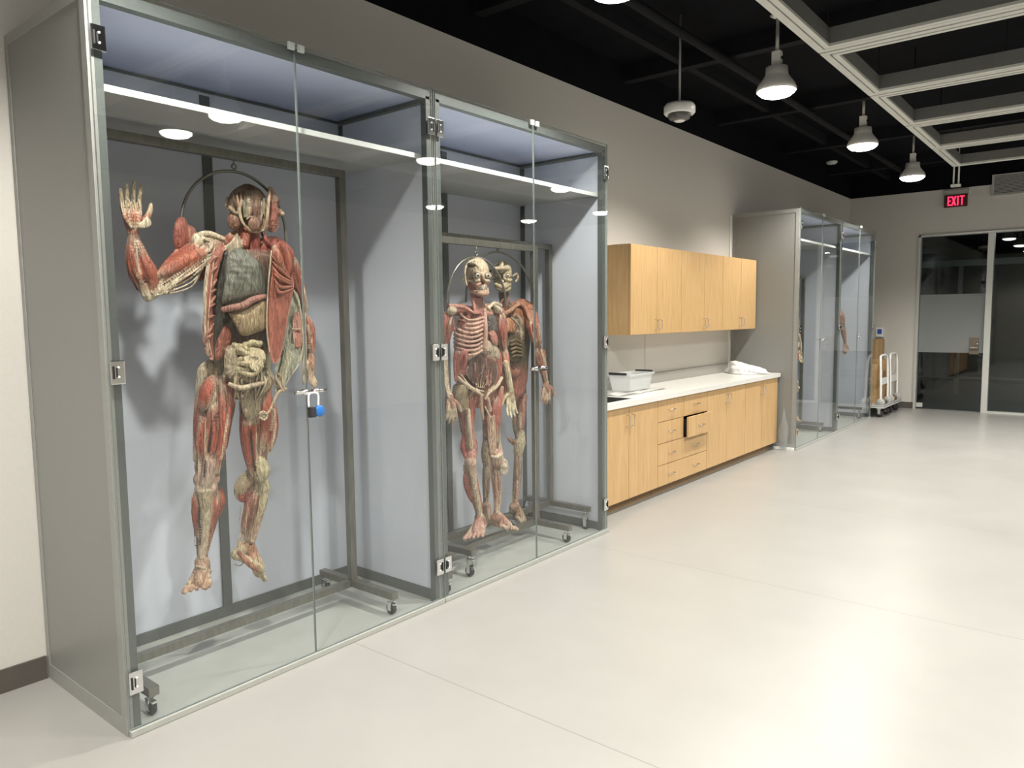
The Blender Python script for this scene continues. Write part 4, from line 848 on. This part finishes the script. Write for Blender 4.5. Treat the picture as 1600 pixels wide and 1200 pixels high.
# shoulders, collar bones, neck
f.tube([Q(738, 488, .06), Q(722, 480, .05), Q(702, 478, .02)], [.012, .013, .014], (.52, .26, .20), 10); f.tube([Q(762, 482, .06), Q(772, 474, .05), Q(782, 478, .02)], [.012, .013, .016], BONE, 10)
f.tube([Q(735, 487, .0), Q(718, 484, -.02), Q(704, 486, -.02)], [.035, .040, .034], PK, 12); f.tube([Q(756, 484, .0), Q(770, 482, -.01), Q(783, 488, -.01)], [.035, .036, .032], PK, 12)
f.ell(Q(706, 486, .03), (.032, .036, .026), (.55, .44, .31)); f.ell(Q(777, 484, .04), (.026, .032, .024), BONE); f.tube([Q(770, 476, .05), Q(783, 487, .06)], [.012, .013], (.62, .54, .40))
f.tube([Q(748, 490), Q(747, 475, .01), Q(745, 458, .0)], [.052, .040, .046], PK, 14)
for k in range(8): f.tube([Q(737+k*2.4, 466, .03+.02*math.sin(k*.45)), Q(740+k*2, 478, .045), Q(741+k*2.4, 491, .06)], .009, jit((0.378, 0.147, 0.114), .2))
f.tube([Q(756, 474, .05), Q(764, 482, .07), Q(770, 490, .06)], .006, CREAM)
T2 = skull(f, Q(745, 432, .0), 1.12, frame_at(-26)[0], frame_at(-26)[1], (0.378, 0.156, 0.114), (.60, .46, .32))
f.tube([Q(729, 446, .03), Q(726, 428, .03), Q(729, 415, .03), Q(738, 407, .03), Q(748, 407, .03)], .008, (.66, .55, .40)); f.tube([Q(736, 409, .06), Q(744, 412, .085), Q(748, 420, .09)], .007, (.64, .53, .38)); f.ell(Q(737, 414, .055), (.03, .028, .018), (.10, .055, .04))
f.tube([Q(722, 436, .0), Q(727, 440, .01)], [.014, .012], (.62, .54, .40)); f.tube([Q(745, 446, .09), Q(751, 443, .10)], .010, PK2)
# arms
f.limb([Q(700, 492, .0), Q(695, 515, .0), Q(692, 545, -.01)], [.048, .046, .034], 7, (0.361, 0.101, 0.076), PK, BRN, seed=21)
f.limb([Q(691, 548, -.01), Q(693, 575, .0), Q(701, 612, .03)], [.030, .026, .018], 5, CREAM, BONE, BRN, seed=22, k=.5)
for k in range(4): f.tube([Q(688+k*2.5, 556, .025), Q(693+k*2, 590, .03), Q(700+k*2, 620, .045)], .0055, jit(BONE))
f.hand(Q(703, 622, .04), Q(706, 655, .06)-Q(703, 622, .04), V(.2, 1, 0), None, .17, .25, (.52, .40, .30), (.50, .26, .20), .14)
f.limb([Q(783, 492, .0), Q(784, 515, .02), Q(788, 548, .03)], [.036, .034, .028], 6, (0.344, 0.101, 0.076), CREAM, BRN, seed=23)
f.limb([Q(788, 548, .03), Q(791, 572, .04), Q(797, 606, .05)], [.028, .028, .022], 5, (0.413, 0.138, 0.095), CREAM, BONE, seed=24); f.tube([Q(790, 566, .06), Q(795, 590, .07), Q(798, 612, .07)], [.018, .020, .022], (.58, .48, .33), 10)
f.hand(Q(798, 612, .06), Q(799, 648, .08)-Q(798, 612, .06), V(-.2, -1, 0), None, .185, .25, (.60, .52, .36), (.56, .44, .30), .15)
# legs
f.limb([Q(728, 616), Q(729, 650, .02), Q(732, 692, .03)], [.072, .052, .036], 8, (0.361, 0.110, 0.085), CREAM, BRN, k=.38, seed=25, twist=.15)
f.tube([Q(720, 604, .02), Q(718, 622, .02), Q(724, 640, .03)], [.05, .05, .03], (.42, .33, .22), 12); f.tube([Q(732, 640, .07), Q(733, 670, .08), Q(736, 700, .07)], [.014, .017, .014], (.60, .45, .33))
f.tube([Q(730, 655, .04), Q(732, 680, .04), Q(735, 700, .03)], [.036, .042, .044], [PK, (.44, .20, .15), PK2], 12); f.tube([Q(725, 680, .04), Q(723, 700, .04), Q(727, 715, .04)], [.012, .016, .010], (0.378, 0.092, 0.071)); f.tube([Q(743, 688, .03), Q(744, 702, .03), Q(741, 716, .03)], [.008, .012, .008], (0.378, 0.092, 0.067))
f.ell(Q(735, 704, .02), (.044, .050, .066), (.46, .22, .17)); f.ell(Q(735, 712, .05), (.042, .042, .055), PK2); f.ell(Q(735, 722, .06), (.04, .040, .040), (.55, .36, .27))
f.limb([Q(734, 725, .03), Q(737, 755, .02), Q(745, 785, .01), Q(749, 808, .02)], [.044, .044, .034, .026], 7, (0.378, 0.156, 0.123), CREAM, BRN, k=.38, seed=26, twist=.1)
f.tube([Q(736, 722, .06), Q(740, 755, .05), Q(747, 790, .035), Q(750, 808, .03)], [.034, .024, .018, .018], [(.56, .38, .28), CREAM, CREAM, CREAM], 12); f.belly([Q(726, 740, .02), Q(729, 760, .02), Q(738, 785, .01)], .018, (0.361, 0.101, 0.076), PK)
f.foot(Q(749, 808, .02), Q(755, 818, -.05), Q(737, 843, .14), V(.1, 1, 0), (.56, .32, .26), (.48, .22, .18), .046)
f.limb([Q(768, 620), Q(768, 655, .02), Q(771, 700, .03)], [.074, .062, .044], 9, (0.361, 0.110, 0.085), CREAM, BRN, k=.38, seed=27, twist=.15)
f.belly([Q(785, 604, .04), Q(778, 635, .06), Q(776, 668, .05)], .026, (0.396, 0.120, 0.085), CREAM, 10); f.tube([Q(780, 660, .05), Q(780, 690, .05), Q(783, 706, .05)], [.008, .012, .014], CREAM)
for k in range(5): f.tube([Q(762+k*2.5, 650, .075), Q(764+k*2.5, 690, .075), Q(767+k*2, 712, .06)], .0055, jit((.50, .33, .24), .2))
f.tube([Q(772, 705, .04), Q(776, 715, .05), Q(775, 728, .05)], [.044, .046, .034], [PK2, CREAM, (.30, .17, .12)], 12); f.tube([Q(768, 713, .085), Q(776, 714, .10), Q(785, 709, .08)], [.010, .012, .010], BONE)
f.limb([Q(774, 730, .03), Q(776, 750, .02), Q(777, 780, .01), Q(776, 806, .02)], [.038, .034, .028, .024], 6, (.46, .30, .22), CREAM, BRN, k=.38, seed=28, twist=.1)
f.foot(Q(776, 806, .02), Q(771, 815, -.05), Q(807, 829, .11), V(.7, -.6, 0), (.54, .38, .28), (.48, .24, .18), .044)
f.build('body', b2, .0038, 1)
g = Flesh(); g.pillow([Q(783, 716, .07), Q(790, 717, .07), Q(794, 726, .07), Q(793, 738, .07), Q(786, 742, .07), Q(781, 728, .07)], .014, TOCAM, (.58, .45, .34)); g.ell(Q(789, 729, .09), (.016, .016, .022), (.62, .55, .42)); g.build('folded_kneecap', b2)
g = Flesh(); g.pillow([Q(762, 520, .10), Q(770, 516, .10), Q(777, 525, .10), Q(777, 540, .10), Q(768, 537, .10)], .03, TOCAM, (0.396, 0.156, 0.114)); g.build('heart', b2)
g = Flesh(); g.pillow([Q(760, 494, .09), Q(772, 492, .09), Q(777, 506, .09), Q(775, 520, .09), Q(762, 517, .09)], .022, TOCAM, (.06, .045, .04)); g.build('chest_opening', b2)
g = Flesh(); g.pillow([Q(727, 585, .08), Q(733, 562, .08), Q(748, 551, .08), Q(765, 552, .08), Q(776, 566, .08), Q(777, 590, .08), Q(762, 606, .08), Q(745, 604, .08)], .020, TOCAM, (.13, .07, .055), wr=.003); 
for k in range(7): xa = random.uniform(734, 768); g.tube([Q(xa, 566+random.uniform(-8, 8), .106), Q(xa+random.uniform(-5, 5), 580+random.uniform(-6, 8), .112)], random.uniform(.003, .007), jit((.22, .12, .095), .3))
g.build('abdomen_lining', b2)
eyes(T2, 1.12, frame_at(-26)[0], b2)
hp2 = hoop('bright steel hoop over the head of the rib-caged body in front', X, Q(744, 402), Q(699, 474), Q(790, 478), 2.07)
# ------------------------------------------------------------ BODY 3
X = .345
b3 = thing('anatomical_body', 'darker preserved human body with pale skull hanging behind at the right in the second case', 'anatomical specimen', (X, 4.0, .12), 'preserved human bodies')
f = Flesh(); F3, L3 = frame_at(-30); OR = (0.396, 0.156, 0.085); DG = (.10, .08, .05)
secs = [(Q(790, 478), .06, .05, BRN), (Q(795, 486), .13, .065, OR), (Q(799, 505), .15, .08, BRN), (Q(799, 535), .145, .08, DG), (Q(797, 565), .14, .08, DG), (Q(796, 590), .14, .08, (.30, .12, .09)), (Q(794, 612), .13, .075, (.34, .13, .10)), (Q(790, 630), .08, .05, BRN)]
f.loft(secs, L3, F3)
f.tube([Q(782, 492, .07), Q(796, 486, .08), Q(810, 476, .06), Q(824, 476, .03)], [.012, .015, .014, .012], (.50, .28, .18), 10); f.tube([Q(800, 482, .0), Q(815, 476, -.01), Q(828, 485, -.01)], [.034, .045, .048], OR, 12)
for k in range(5): f.belly([Q(806+k*4, 472+k*2, .05), Q(820+k*3, 480+k*2, .10), Q(830+k*1.5, 505+k*2, .17)], .018, (0.396, 0.166, 0.104), CREAM)
f.tube([Q(798, 496, .08), Q(808, 505, .09), Q(815, 525, .07), Q(818, 545, .05)], [.006, .008, .008, .006], (.48, .40, .30)); f.tube([Q(806, 492, .08), Q(815, 505, .075), Q(821, 530, .05)], [.006, .008, .006], (.42, .32, .24))
for k in range(4): f.tube([Q(797, 517+k*6, .085), Q(808, 519+k*6, .085), Q(818, 514+k*6, .05)], .005, jit((.36, .26, .19), .15))
f.belly([Q(786, 570, .07), Q(800, 585, .08), Q(816, 575, .05)], .03, (0.310, 0.129, 0.095), BRN); f.belly([Q(818, 545, .03), Q(819, 575, .03), Q(812, 605, .03)], .026, (0.344, 0.120, 0.095), CREAM, 10)
for k in range(5): f.belly([Q(800+k*4, 590, .06), Q(802+k*3, 605, .06), Q(803+k*3, 622, .05)], .016, (.34, .13, .10), BRN)
f.tube([Q(789, 486), Q(788, 472, .01), Q(787, 458, .0)], [.045, .034, .040], (.24, .12, .09), 12); f.tube([Q(776, 482, .03), Q(783, 472, .04), Q(788, 462, .03)], .010, BRN); f.tube([Q(801, 482, .03), Q(795, 472, .04), Q(793, 462, .03)], .010, BRN)
# skull
F3h, L3h = frame_at(-44)
T3 = skull(f, Q(785, 432, .0), .98, F3h, L3h, (.42, .33, .21), (.56, .47, .30))
f.tube([Q(783, 424, .06), Q(783, 408, .05)], [.020, .017], (.62, .50, .36), 10); f.tube([Q(772, 420, .07), Q(783, 419, .09), Q(795, 420, .06)], .014, (.62, .50, .36))
f.tube([Q(801, 432, .03), Q(807, 428, .02), Q(809, 434, .02), Q(805, 441, .02)], [.007, .010, .011, .008], (.44, .34, .22)); f.tube([Q(768, 432, .0), Q(766, 428, .0), Q(767, 422, .0)], .010, (.22, .15, .10))
f.tube([Q(774, 444, .07), Q(785, 449, .09), Q(797, 444, .06)], [.014, .017, .013], (.52, .42, .27)); f.ell(Q(785, 440, .10), (.012, .014, .012), (.58, .5, .34))
# arm to the right
f.tube([Q(818, 480, .04), Q(828, 485, .11)], [.046, .046], OR, 12)
f.limb([Q(829, 486, .10), Q(834, 515, .17), Q(841, 548, .19)], [.046, .044, .036], 8, (.38, .14, .095), (.44, .28, .19), BRN, seed=31)
f.limb([Q(840, 545, .19), Q(846, 568, .20), Q(852, 596, .21)], [.034, .034, .022], 7, (.32, .14, .10), CREAM, BRN, seed=32); f.tube([Q(849, 548, .21), Q(851, 558, .21)], .016, (.26, .12, .08))
f.hand(Q(853, 600, .21), Q(853, 633, .22)-Q(853, 600, .21), V(.4, .9, 0), None, .155, .30, (.50, .32, .23), (.42, .22, .16), .18)
# hidden near arm (behind the front body)
f.limb([Q(777, 492, -.02), Q(768, 520, -.04), Q(765, 555, -.04)], [.04, .036, .03], 5, RED2, CREAM, BRN, seed=35); f.limb([Q(765, 555, -.04), Q(766, 585, -.03), Q(768, 612, -.01)], [.03, .028, .02], 5, RED2, CREAM, BRN, seed=36)
f.hand(Q(768, 614, -.01), V(0, 0, -1), V(.3, -1, 0), None, .16, .3, CREAM, PINK, .1)
# legs
f.limb([Q(812, 615), Q(812, 645, .01), Q(812, 682, .02)], [.060, .044, .026], 7, (0.310, 0.138, 0.104), (.42, .32, .22), BRN, k=.40, seed=33, twist=.1)
f.tube([Q(817, 612, .04), Q(817, 640, .05), Q(816, 668, .04)], [.014, .018, .016], (.46, .21, .16)); f.tube([Q(805, 640, .04), Q(803, 662, .03), Q(807, 684, .02)], [.012, .014, .010], (.20, .14, .09))
f.tube([Q(814, 672, .02), Q(812, 692, .03), Q(809, 712, .03)], [.024, .046, .030], [(.48, .38, .25), (.46, .38, .25), (.42, .33, .21)], 14); f.tube([Q(797, 684, .04), Q(803, 692, .04)], [.006, .022], (.26, .12, .08)); f.tube([Q(791, 683, .04), Q(798, 690, .04)], [.003, .014], (.24, .14, .09))
f.limb([Q(809, 712, .03), Q(808, 745, .02), Q(806, 778, .01), Q(804, 790, .02)], [.034, .030, .026, .026], 6, (.40, .30, .20), CREAM, BRN, k=.4, seed=34, twist=.1)
f.foot(Q(804, 790, .02), Q(799, 800, -.04), Q(825, 823, .10), V(.75, -.6, 0), (.50, .37, .26), (.40, .24, .16), .040)
f.limb([Q(770, 618, -.02), Q(765, 655, 0), Q(762, 692, .02)], [.056, .046, .036], 7, (.32, .12, .09), (.42, .32, .22), BRN, k=.4, seed=37)
f.tube([Q(762, 690, .02), Q(760, 708, .03), Q(760, 725, .02)], [.034, .040, .028], (.46, .34, .23), 12); f.limb([Q(760, 725, .02), Q(760, 755, .01), Q(759, 790, .0)], [.028, .026, .024], 5, (.42, .34, .22), CREAM, BRN, seed=38)
f.foot(Q(759, 790, .01), Q(762, 802, -.04), Q(760, 822, .10), V(.1, 1, 0), (.40, .30, .21), (.34, .2, .14), .036)
f.build('body', b3, .0040, 1)
g = Flesh(); g.pillow([Q(788, 498, .10), Q(797, 497, .10), Q(804, 506, .10), Q(805, 517, .10), Q(796, 520, .10), Q(787, 516, .10)], .03, TOCAM, (.46, .20, .11), power=.4); g.build('lung', b3)
g = Flesh(); g.pillow([Q(796, 522, .085), Q(810, 522, .085), Q(819, 532, .07), Q(818, 555, .07), Q(806, 566, .08), Q(795, 560, .085), Q(793, 540, .085)], .020, TOCAM, (.12, .09, .055), wr=.003)
for k in range(5): g.tube([Q(797+k, 534+k*6, .115), Q(806, 531+k*6, .12), Q(815, 536+k*5, .10)], .008, jit((.22, .15, .08), .3))
g.build('abdominal_organs', b3)
eyes(T3, .98, F3h, b3)
hp3 = hoop('dim rear steel hoop arching over the pale skull at the right in the second case', X, Q(778, 394), Q(728, 470), Q(835, 478), 2.12)
# bodies, racks and hoops of the farther cases
dy3 = 9.80-3.62; dy4 = 11.40-4.0
dup(b2, (-.10, dy3, .02), 'preserved body mostly hidden behind the grey side of the farther display case'); dup(hp2, (-.10, dy3, .02), 'steel hoop of the body hidden behind the grey side of the farther case')
dup(rack2, (-.10, dy3-.03, 0), 'steel rack standing in the third display case, beyond the wooden counter')
dup(b3, (.03, dy4, .02), 'preserved body in the farthest display case with only one arm showing'); dup(hp3, (.03, dy4, .02), 'steel hoop of the body in the farthest display case')
dup(rack3, (.05, dy4+.02, 0), 'steel rack standing in the farthest display case')
# ================================================================ CASEWORK
def pull(bm, x, y, z, vertical=True, ln=.10):
    if vertical: tube_into(bm, [(x, y, z), (x+.026, y, z+.006), (x+.030, y, z+.02), (x+.030, y, z+ln-.02), (x+.026, y, z+ln-.006), (x, y, z+ln)], .0042, 8, 2)
    else: tube_into(bm, [(x, y-ln/2, z), (x+.024, y-ln/2+.006, z), (x+.028, y-ln/2+.018, z), (x+.028, y+ln/2-.018, z), (x+.024, y+ln/2-.006, z), (x, y+ln/2, z)], .0042, 8, 2)
BX = .585      # front of the base carcass
def base_unit(y0, y1, label):
    t = thing('base_cabinet', label, 'cabinet', (BX/2, (y0+y1)/2, 0), 'oak base cabinets under the white counter')
    bm = bmesh.new(); box(bm, .012, BX, y0+.001, y0+.019, .085, .868); box(bm, .012, BX, y1-.019, y1-.001, .085, .868)
    box(bm, .012, BX, y0+.019, y1-.019, .085, .103); box(bm, .012, .03, y0+.019, y1-.019, .103, .868); box(bm, BX-.03, BX, y0+.019, y1-.019, .848, .868)
    mesh_obj('carcass', bm, M_wood_in, t); bx('toe_kick', .02, BX-.055, y0+.001, y1-.001, .0, .084, mat('brown_toe_kick', (.25, .155, .07), .5, noise=.2, stretch=(3, 3, .5)), t)
    return t
def door(par, x, y0, y1, z0, z1, hy, hz, name='door'):
    d = bx(name, x+.001, x+.020, y0+.0025, y1-.0025, z0+.0025, z1-.0025, M_wood, par, .0015)
    bm = bmesh.new(); pull(bm, x+.0205, hy, hz, True); mesh_obj('handle', bm, M_chrome, d, True)
def drawer(par, x, y0, y1, z0, z1, hs, out=0., key=False):
    d = bx('drawer', x+.001+out, x+.020+out, y0+.0025, y1-.0025, z0+.0025, z1-.0025, M_wood, par, .0015)
    for h in hs:
        bm = bmesh.new(); pull(bm, x+.0205+out, h, (z0+z1)/2, False); mesh_obj('handle', bm, M_chrome, d, True)
    if key: lathe('lock', [(.008, .0), (.008, .004)], (x+.0205+out, y0+(y1-y0)*.75, z1-.03), M_chrome, d, axis='x', seg=12)
    if out:
        bm = bmesh.new(); box(bm, x-.3, x+out, y0+.03, y0+.042, z0+.02, z1-.03); box(bm, x-.3, x+out, y1-.042, y1-.03, z0+.02, z1-.03); box(bm, x-.3, x+out, y0+.042, y1-.042, z0+.02, z0+.03)
        mesh_obj('drawer_box', bm, M_dk, d)
A0 = 4.885
u = base_unit(A0, 5.885, 'oak base cabinet with two tall doors, under the sink next to the glass case')
door(u, BX, A0, 5.385, .085, .868, 5.345, .70); door(u, BX, 5.385, 5.885, .085, .868, 5.425, .70)
u = base_unit(5.886, 6.90, 'oak drawer cabinet with one drawer pulled slightly open')
ym = 6.388
drawer(u, BX, 5.886, ym, .668, .868, [6.137], key=True); drawer(u, BX, ym, 6.90, .668, .868, [6.645])
drawer(u, BX, 5.886, ym, .472, .668, [6.137]); drawer(u, BX, ym, 6.90, .472, .668, [6.645], out=.05)
drawer(u, BX, 5.886, 6.90, .276, .472, [6.137, 6.645]); drawer(u, BX, 5.886, 6.90, .085, .276, [6.137, 6.645])
u = base_unit(6.901, 7.872, 'oak base cabinet with two doors, right of the drawers')
door(u, BX, 6.901, 7.38, .085, .868, 7.34, .70); door(u, BX, 7.38, 7.872, .085, .868, 7.42, .70)
u = base_unit(7.873, 8.855, 'oak base cabinet with two doors at the far end of the counter')
door(u, BX, 7.873, 8.36, .085, .868, 8.32, .70); door(u, BX, 8.36, 8.855, .085, .868, 8.40, .70)
# counter with a cut out for the sink
ct = thing('countertop', 'long white countertop on the oak base cabinets', 'countertop', (.32, 6.8, .87))
bm = bmesh.new(); CX, cy0, cy1 = .628, 4.76, 8.885; sx0, sx1, sy0, sy1 = .14, .545, 4.93, 5.55
box(bm, .002, CX, sy1, cy1, .870, .915); box(bm, .002, CX, cy0, sy0, .870, .915); box(bm, .002, sx0, sy0, sy1, .870, .915); box(bm, sx1, CX, sy0, sy1, .870, .915)
mesh_obj('counter_slab', bm, M_counter, ct)
bx('backsplash', .003, .020, cy0, 8.77, .9155, 1.02, M_splash, ct, .002)
bm = bmesh.new()
box(bm, sx0, sx1, sy0, sy1, .70, .705); box(bm, sx0, sx0+.006, sy0, sy1, .705, .912); box(bm, sx1-.006, sx1, sy0, sy1, .705, .912); box(bm, sx0, sx1, sy0, sy0+.006, .705, .912); box(bm, sx0, sx1, sy1-.006, sy1, .705, .912)
mesh_obj('sink_basin', bm, mat('dark_sink_steel', (.16, .16, .15), .35, metal=.7, noise=.1), ct)
struct(bx('trim_7', .001, .012, 8.80, 8.845, .915, 2.80, mat('white_corner_bead', (.72, .71, .66), .5, noise=.03)))
struct(bx('trim_8', .001, .0035, 6.735, 6.741, 1.021, 1.438, mat('wall_joint', (.45, .43, .38), .6, noise=.05)))
# upper cabinets
for k, (y0, ymid, y1, lb) in enumerate(((5.912, 6.411, 6.911, 'oak wall cabinet with two doors, nearest to the camera'), (6.912, 7.447, 7.916, 'middle oak wall cabinet of the row above the counter'), (7.917, 8.425, 8.885, 'oak wall cabinet at the far end, against the grey display case'))):
    t = thing('wall_cabinet', lb, 'cabinet', (.15, (y0+y1)/2, 1.44), 'oak wall cabinets above the counter')
    bm = bmesh.new(); box(bm, .002, .29, y0+.001, y0+.019, 1.439, 2.257); box(bm, .002, .29, y1-.019, y1-.001, 1.439, 2.257); box(bm, .002, .29, y0+.019, y1-.019, 1.439, 1.457); box(bm, .002, .29, y0+.019, y1-.019, 2.239, 2.257); box(bm, .002, .012, y0+.019, y1-.019, 1.457, 2.239)
    mesh_obj('carcass', bm, M_wood, t)
    door(t, .291, y0, ymid, 1.439, 2.257, ymid-.04, 1.475); door(t, .291, ymid, y1, 1.439, 2.257, ymid+.04, 1.475)
# storage bin on the counter
t = thing('plastic_bin', 'clear plastic storage bin with black handles on the white counter', 'bin', (.24, 6.2, .93))
bm = bmesh.new(); zb0, zb1 = .932, 1.085; X0, X1, Y0, Y1 = .10, .34, 5.86, 6.30
def rr(x0, x1, y0, y1, z, r=.03):
    out = []
    for cx_, cy_, a0 in ((x1-r, y1-r, 0), (x0+r, y1-r, 1), (x0+r, y0+r, 2), (x1-r, y0+r, 3)):
        for k in range(4): a = PI/2*(a0+k/3); out.append(bm.verts.new((cx_+r*math.cos(a), cy_+r*math.sin(a), z)))
    return out
r1 = rr(X0+.02, X1-.02, Y0+.03, Y1-.03, zb0); r2 = rr(X0, X1, Y0, Y1, zb1); r3 = rr(X0-.012, X1+.012, Y0-.012, Y1+.012, zb1); r4 = rr(X0-.012, X1+.012, Y0-.012, Y1+.012, zb1-.014)
n = len(r1); bm.faces.new(r1[::-1])
for a, b in ((r1, r2), (r2, r3), (r3, r4)):
    for k in range(n): bm.faces.new((a[k], a[(k+1) % n], b[(k+1) % n], b[k]))
mesh_obj('bin_shell', bm, G_bin, t)
for yy in (Y0-.03, Y1+.014): bx('bin_handle', .13, .31, yy, yy+.022, zb1-.006, zb1+.016, M_black_r, t, .005)
bm = bmesh.new(); rnd = random.Random(3); gx, gy = 12, 20; vs = {}
for i in range(gx+1):
    for j in range(gy+1): vs[i, j] = bm.verts.new((.08+.34*i/gx, 5.60+.82*j/gy, .9205+.006*math.sin(i*1.1+j*.5)+rnd.uniform(0, .002)+(.010 if i == gx else 0)*abs(math.sin(j*.4))))
for i in range(gx):
    for j in range(gy): bm.faces.new((vs[i, j], vs[i+1, j], vs[i+1, j+1], vs[i, j+1]))
r = bmesh.ops.solidify(bm, geom=bm.faces[:], thickness=.003)
tag(mesh_obj('paper_sheet', bm, mat('white_paper', (.80, .80, .77), .8, noise=.02), None, True), 'white crinkled paper sheet lying under the plastic bin', 'paper')
def film(name, label, cat, ctr, ax, seed, fn, material):
    bm = bmesh.new(); bmesh.ops.create_icosphere(bm, subdivisions=5, radius=1); rnd = random.Random(seed); ph = [rnd.uniform(0, 9) for _ in range(8)]
    for v in bm.verts:
        c = v.co; d = 1+.08*math.sin(c.x*5+ph[0]+2*c.z)+.06*math.sin(c.y*7+ph[1])+.04*math.sin(c.z*11+ph[2]+c.y*5)+.02*math.sin(c.x*23+c.y*19+ph[3])
        c = Vector((c.x*ax[0]*d, c.y*ax[1]*d, c.z*ax[2]*d)); v.co = Vector(ctr)+fn(c)
    return tag(mesh_obj(name, bm, material, None, True), label, cat)
film('plastic_sheet', 'crumpled white plastic sheet heaped on the far end of the counter', 'plastic sheet', (.31, 8.62, .917), (.25, .17, .12), 2, lambda c: Vector((c.x, c.y, max(0.001, c.z*(1.0-1.6*c.x)))), mat('milky_plastic', (.74, .75, .74), .3, noise=.1, nscale=20))
film('plastic_bag', 'clear plastic bag hanging between the counter end and the grey case', 'plastic bag', (.69, 8.845, .25), (.055, .038, .24), 6, lambda c: Vector((c.x*(1-.8*max(0, c.z)/.24), c.y*(1-.4*max(0, c.z)/.24), c.z)), G_bag)
bx_o = bx('floor_strip', .56, .80, 8.868, 8.895, .001, .03, M_white); tag(bx_o, 'short white strip on the floor between counter and grey case', 'strip')
# ================================================================ CARTS, BOXES AND WALL PLATE
def cart(y0, y1, label):
    t = thing('platform_cart', label, 'cart', (.72, (y0+y1)/2, 0), 'white handled platform carts')
    x0, x1 = .50, .98
    bx('deck', x0, x1, y0, y1, .165, .195, mat('grey_cart_deck', (.36, .37, .36), .5, noise=.1), t, .01)
    bx('bumper', x0-.006, x1+.006, y0-.006, y1+.006, .150, .1645, mat('pale_bumper', (.55, .56, .54), .5, noise=.1), t, .006)
    xh = x1-.06; hb = y0+.07; he = y1-.07
    tube('handle', [(xh, hb, .196), (xh-.01, hb, .6), (xh-.02, hb, .86), (xh-.03, hb+.05, .94), (xh-.035, (hb+he)/2, .955), (xh-.03, he-.05, .94), (xh-.02, he, .86), (xh-.01, he, .6), (xh, he, .196)], .017, M_plasticw, t, 12, 4)
    bx('handle_plate', xh-.022, xh-.006, hb+.018, he-.018, .50, .60, M_plasticw, t, .003)
    for fy in (y0+.07, y1-.07): lathe('hub', [(.05, -.03), (.06, -.02), (.06, .02), (.05, .03)], (xh+.0, fy, .235), M_vent, t, axis='y', seg=16)
    for fx in (x0+.08, x1-.08):
        for fy in (y0+.09, y1-.09):
            bm = bmesh.new(); box(bm, fx-.03, fx+.03, fy-.03, fy+.03, .128, .149); box(bm, fx-.02, fx+.02, fy-.025, fy-.02, .05, .128); box(bm, fx-.02, fx+.02, fy+.02, fy+.025, .05, .128)
            cst = mesh_obj('castor', bm, M_chrome, t); lathe('wheel', [(.052, -.014), (.058, -.008), (.058, .008), (.052, .014)], (fx, fy, .0605), M_black_r, cst, axis='y', seg=20)
    return t
cart(12.40, 12.98, 'nearer platform cart with bent white tube handle, beside the farthest glass case')
cart(13.02, 13.62, 'farther platform cart with bent white tube handle, next to the far wall')
def carton(label, x0, x1, y0, y1, z0, z1, rot=0, material=None, lab=False):
    t = thing('cardboard_box', label, 'box', ((x0+x1)/2, (y0+y1)/2, z0)); b_ = bx('carton', x0, x1, y0, y1, z0, z1, material or M_card, t, .004)
    bx('tape', (x0+x1)/2-.02, (x0+x1)/2+.02, y0-.0015, y0-.0002, z0+.01, z1-.01, mat('packing_tape', (.50, .36, .2), .3, noise=.1), t)
    if lab: bx('shipping_label', x0+.04, x0+.11, y0-.003, y0-.0016, (z0+z1)/2-.03, (z0+z1)/2+.10, M_tape, t)
    return t
carton('tall narrow brown cardboard box with a pale label standing behind the carts', .47, .64, 13.70, 13.84, .0, 1.17, lab=True)
carton('brown cardboard box standing on the farther cart behind its handle', .62, .88, 13.10, 13.32, .196, .86)
carton('brown cardboard box standing on the nearer cart behind its handle', .60, .86, 12.62, 12.82, .196, .80)
tag(bx('dark_case', .52, .60, 12.45, 12.9, .196, .74, mat('charcoal_fabric', (.045, .045, .048), .7, noise=.2), None, .01), 'flat dark case leaning upright on the nearer cart', 'case')
film('cable_heap', 'dark heap of cloth lying on the deck of the nearer cart', 'cloth heap', (.90, 12.72, .215), (.05, .14, .035), 9, lambda c: Vector((c.x, c.y, max(-.018, c.z))), mat('dark_blue_grey_cloth', (.06, .07, .08), .8, noise=.2))
film('cable_heap', 'brown heap of cloth lying on the deck of the farther cart', 'cloth heap', (.90, 13.36, .225), (.05, .12, .045), 12, lambda c: Vector((c.x, c.y, max(-.028, c.z))), mat('brown_cloth', (.16, .11, .08), .8, noise=.2))
t = thing('wall_dispenser', 'small white wall box with a blue emblem above the cardboard boxes', 'wall box', (.54, YF, 1.2))
bx('casing', .48, .60, YF-.05, YF-.001, 1.20, 1.36, M_plasticw, t, .006); bx('blue_emblem', .505, .575, YF-.0525, YF-.0505, 1.25, 1.33, M_bluep, t)
t = thing('light_switch', 'small dark wall plate left of the white box with blue emblem', 'wall switch', (.36, YF, 1.4)); bx('plate', .36, .42, YF-.01, YF-.001, 1.34, 1.46, M_greyd, t, .003); bx('rocker', .38, .40, YF-.014, YF-.0105, 1.37, 1.43, M_dk, t, .001)
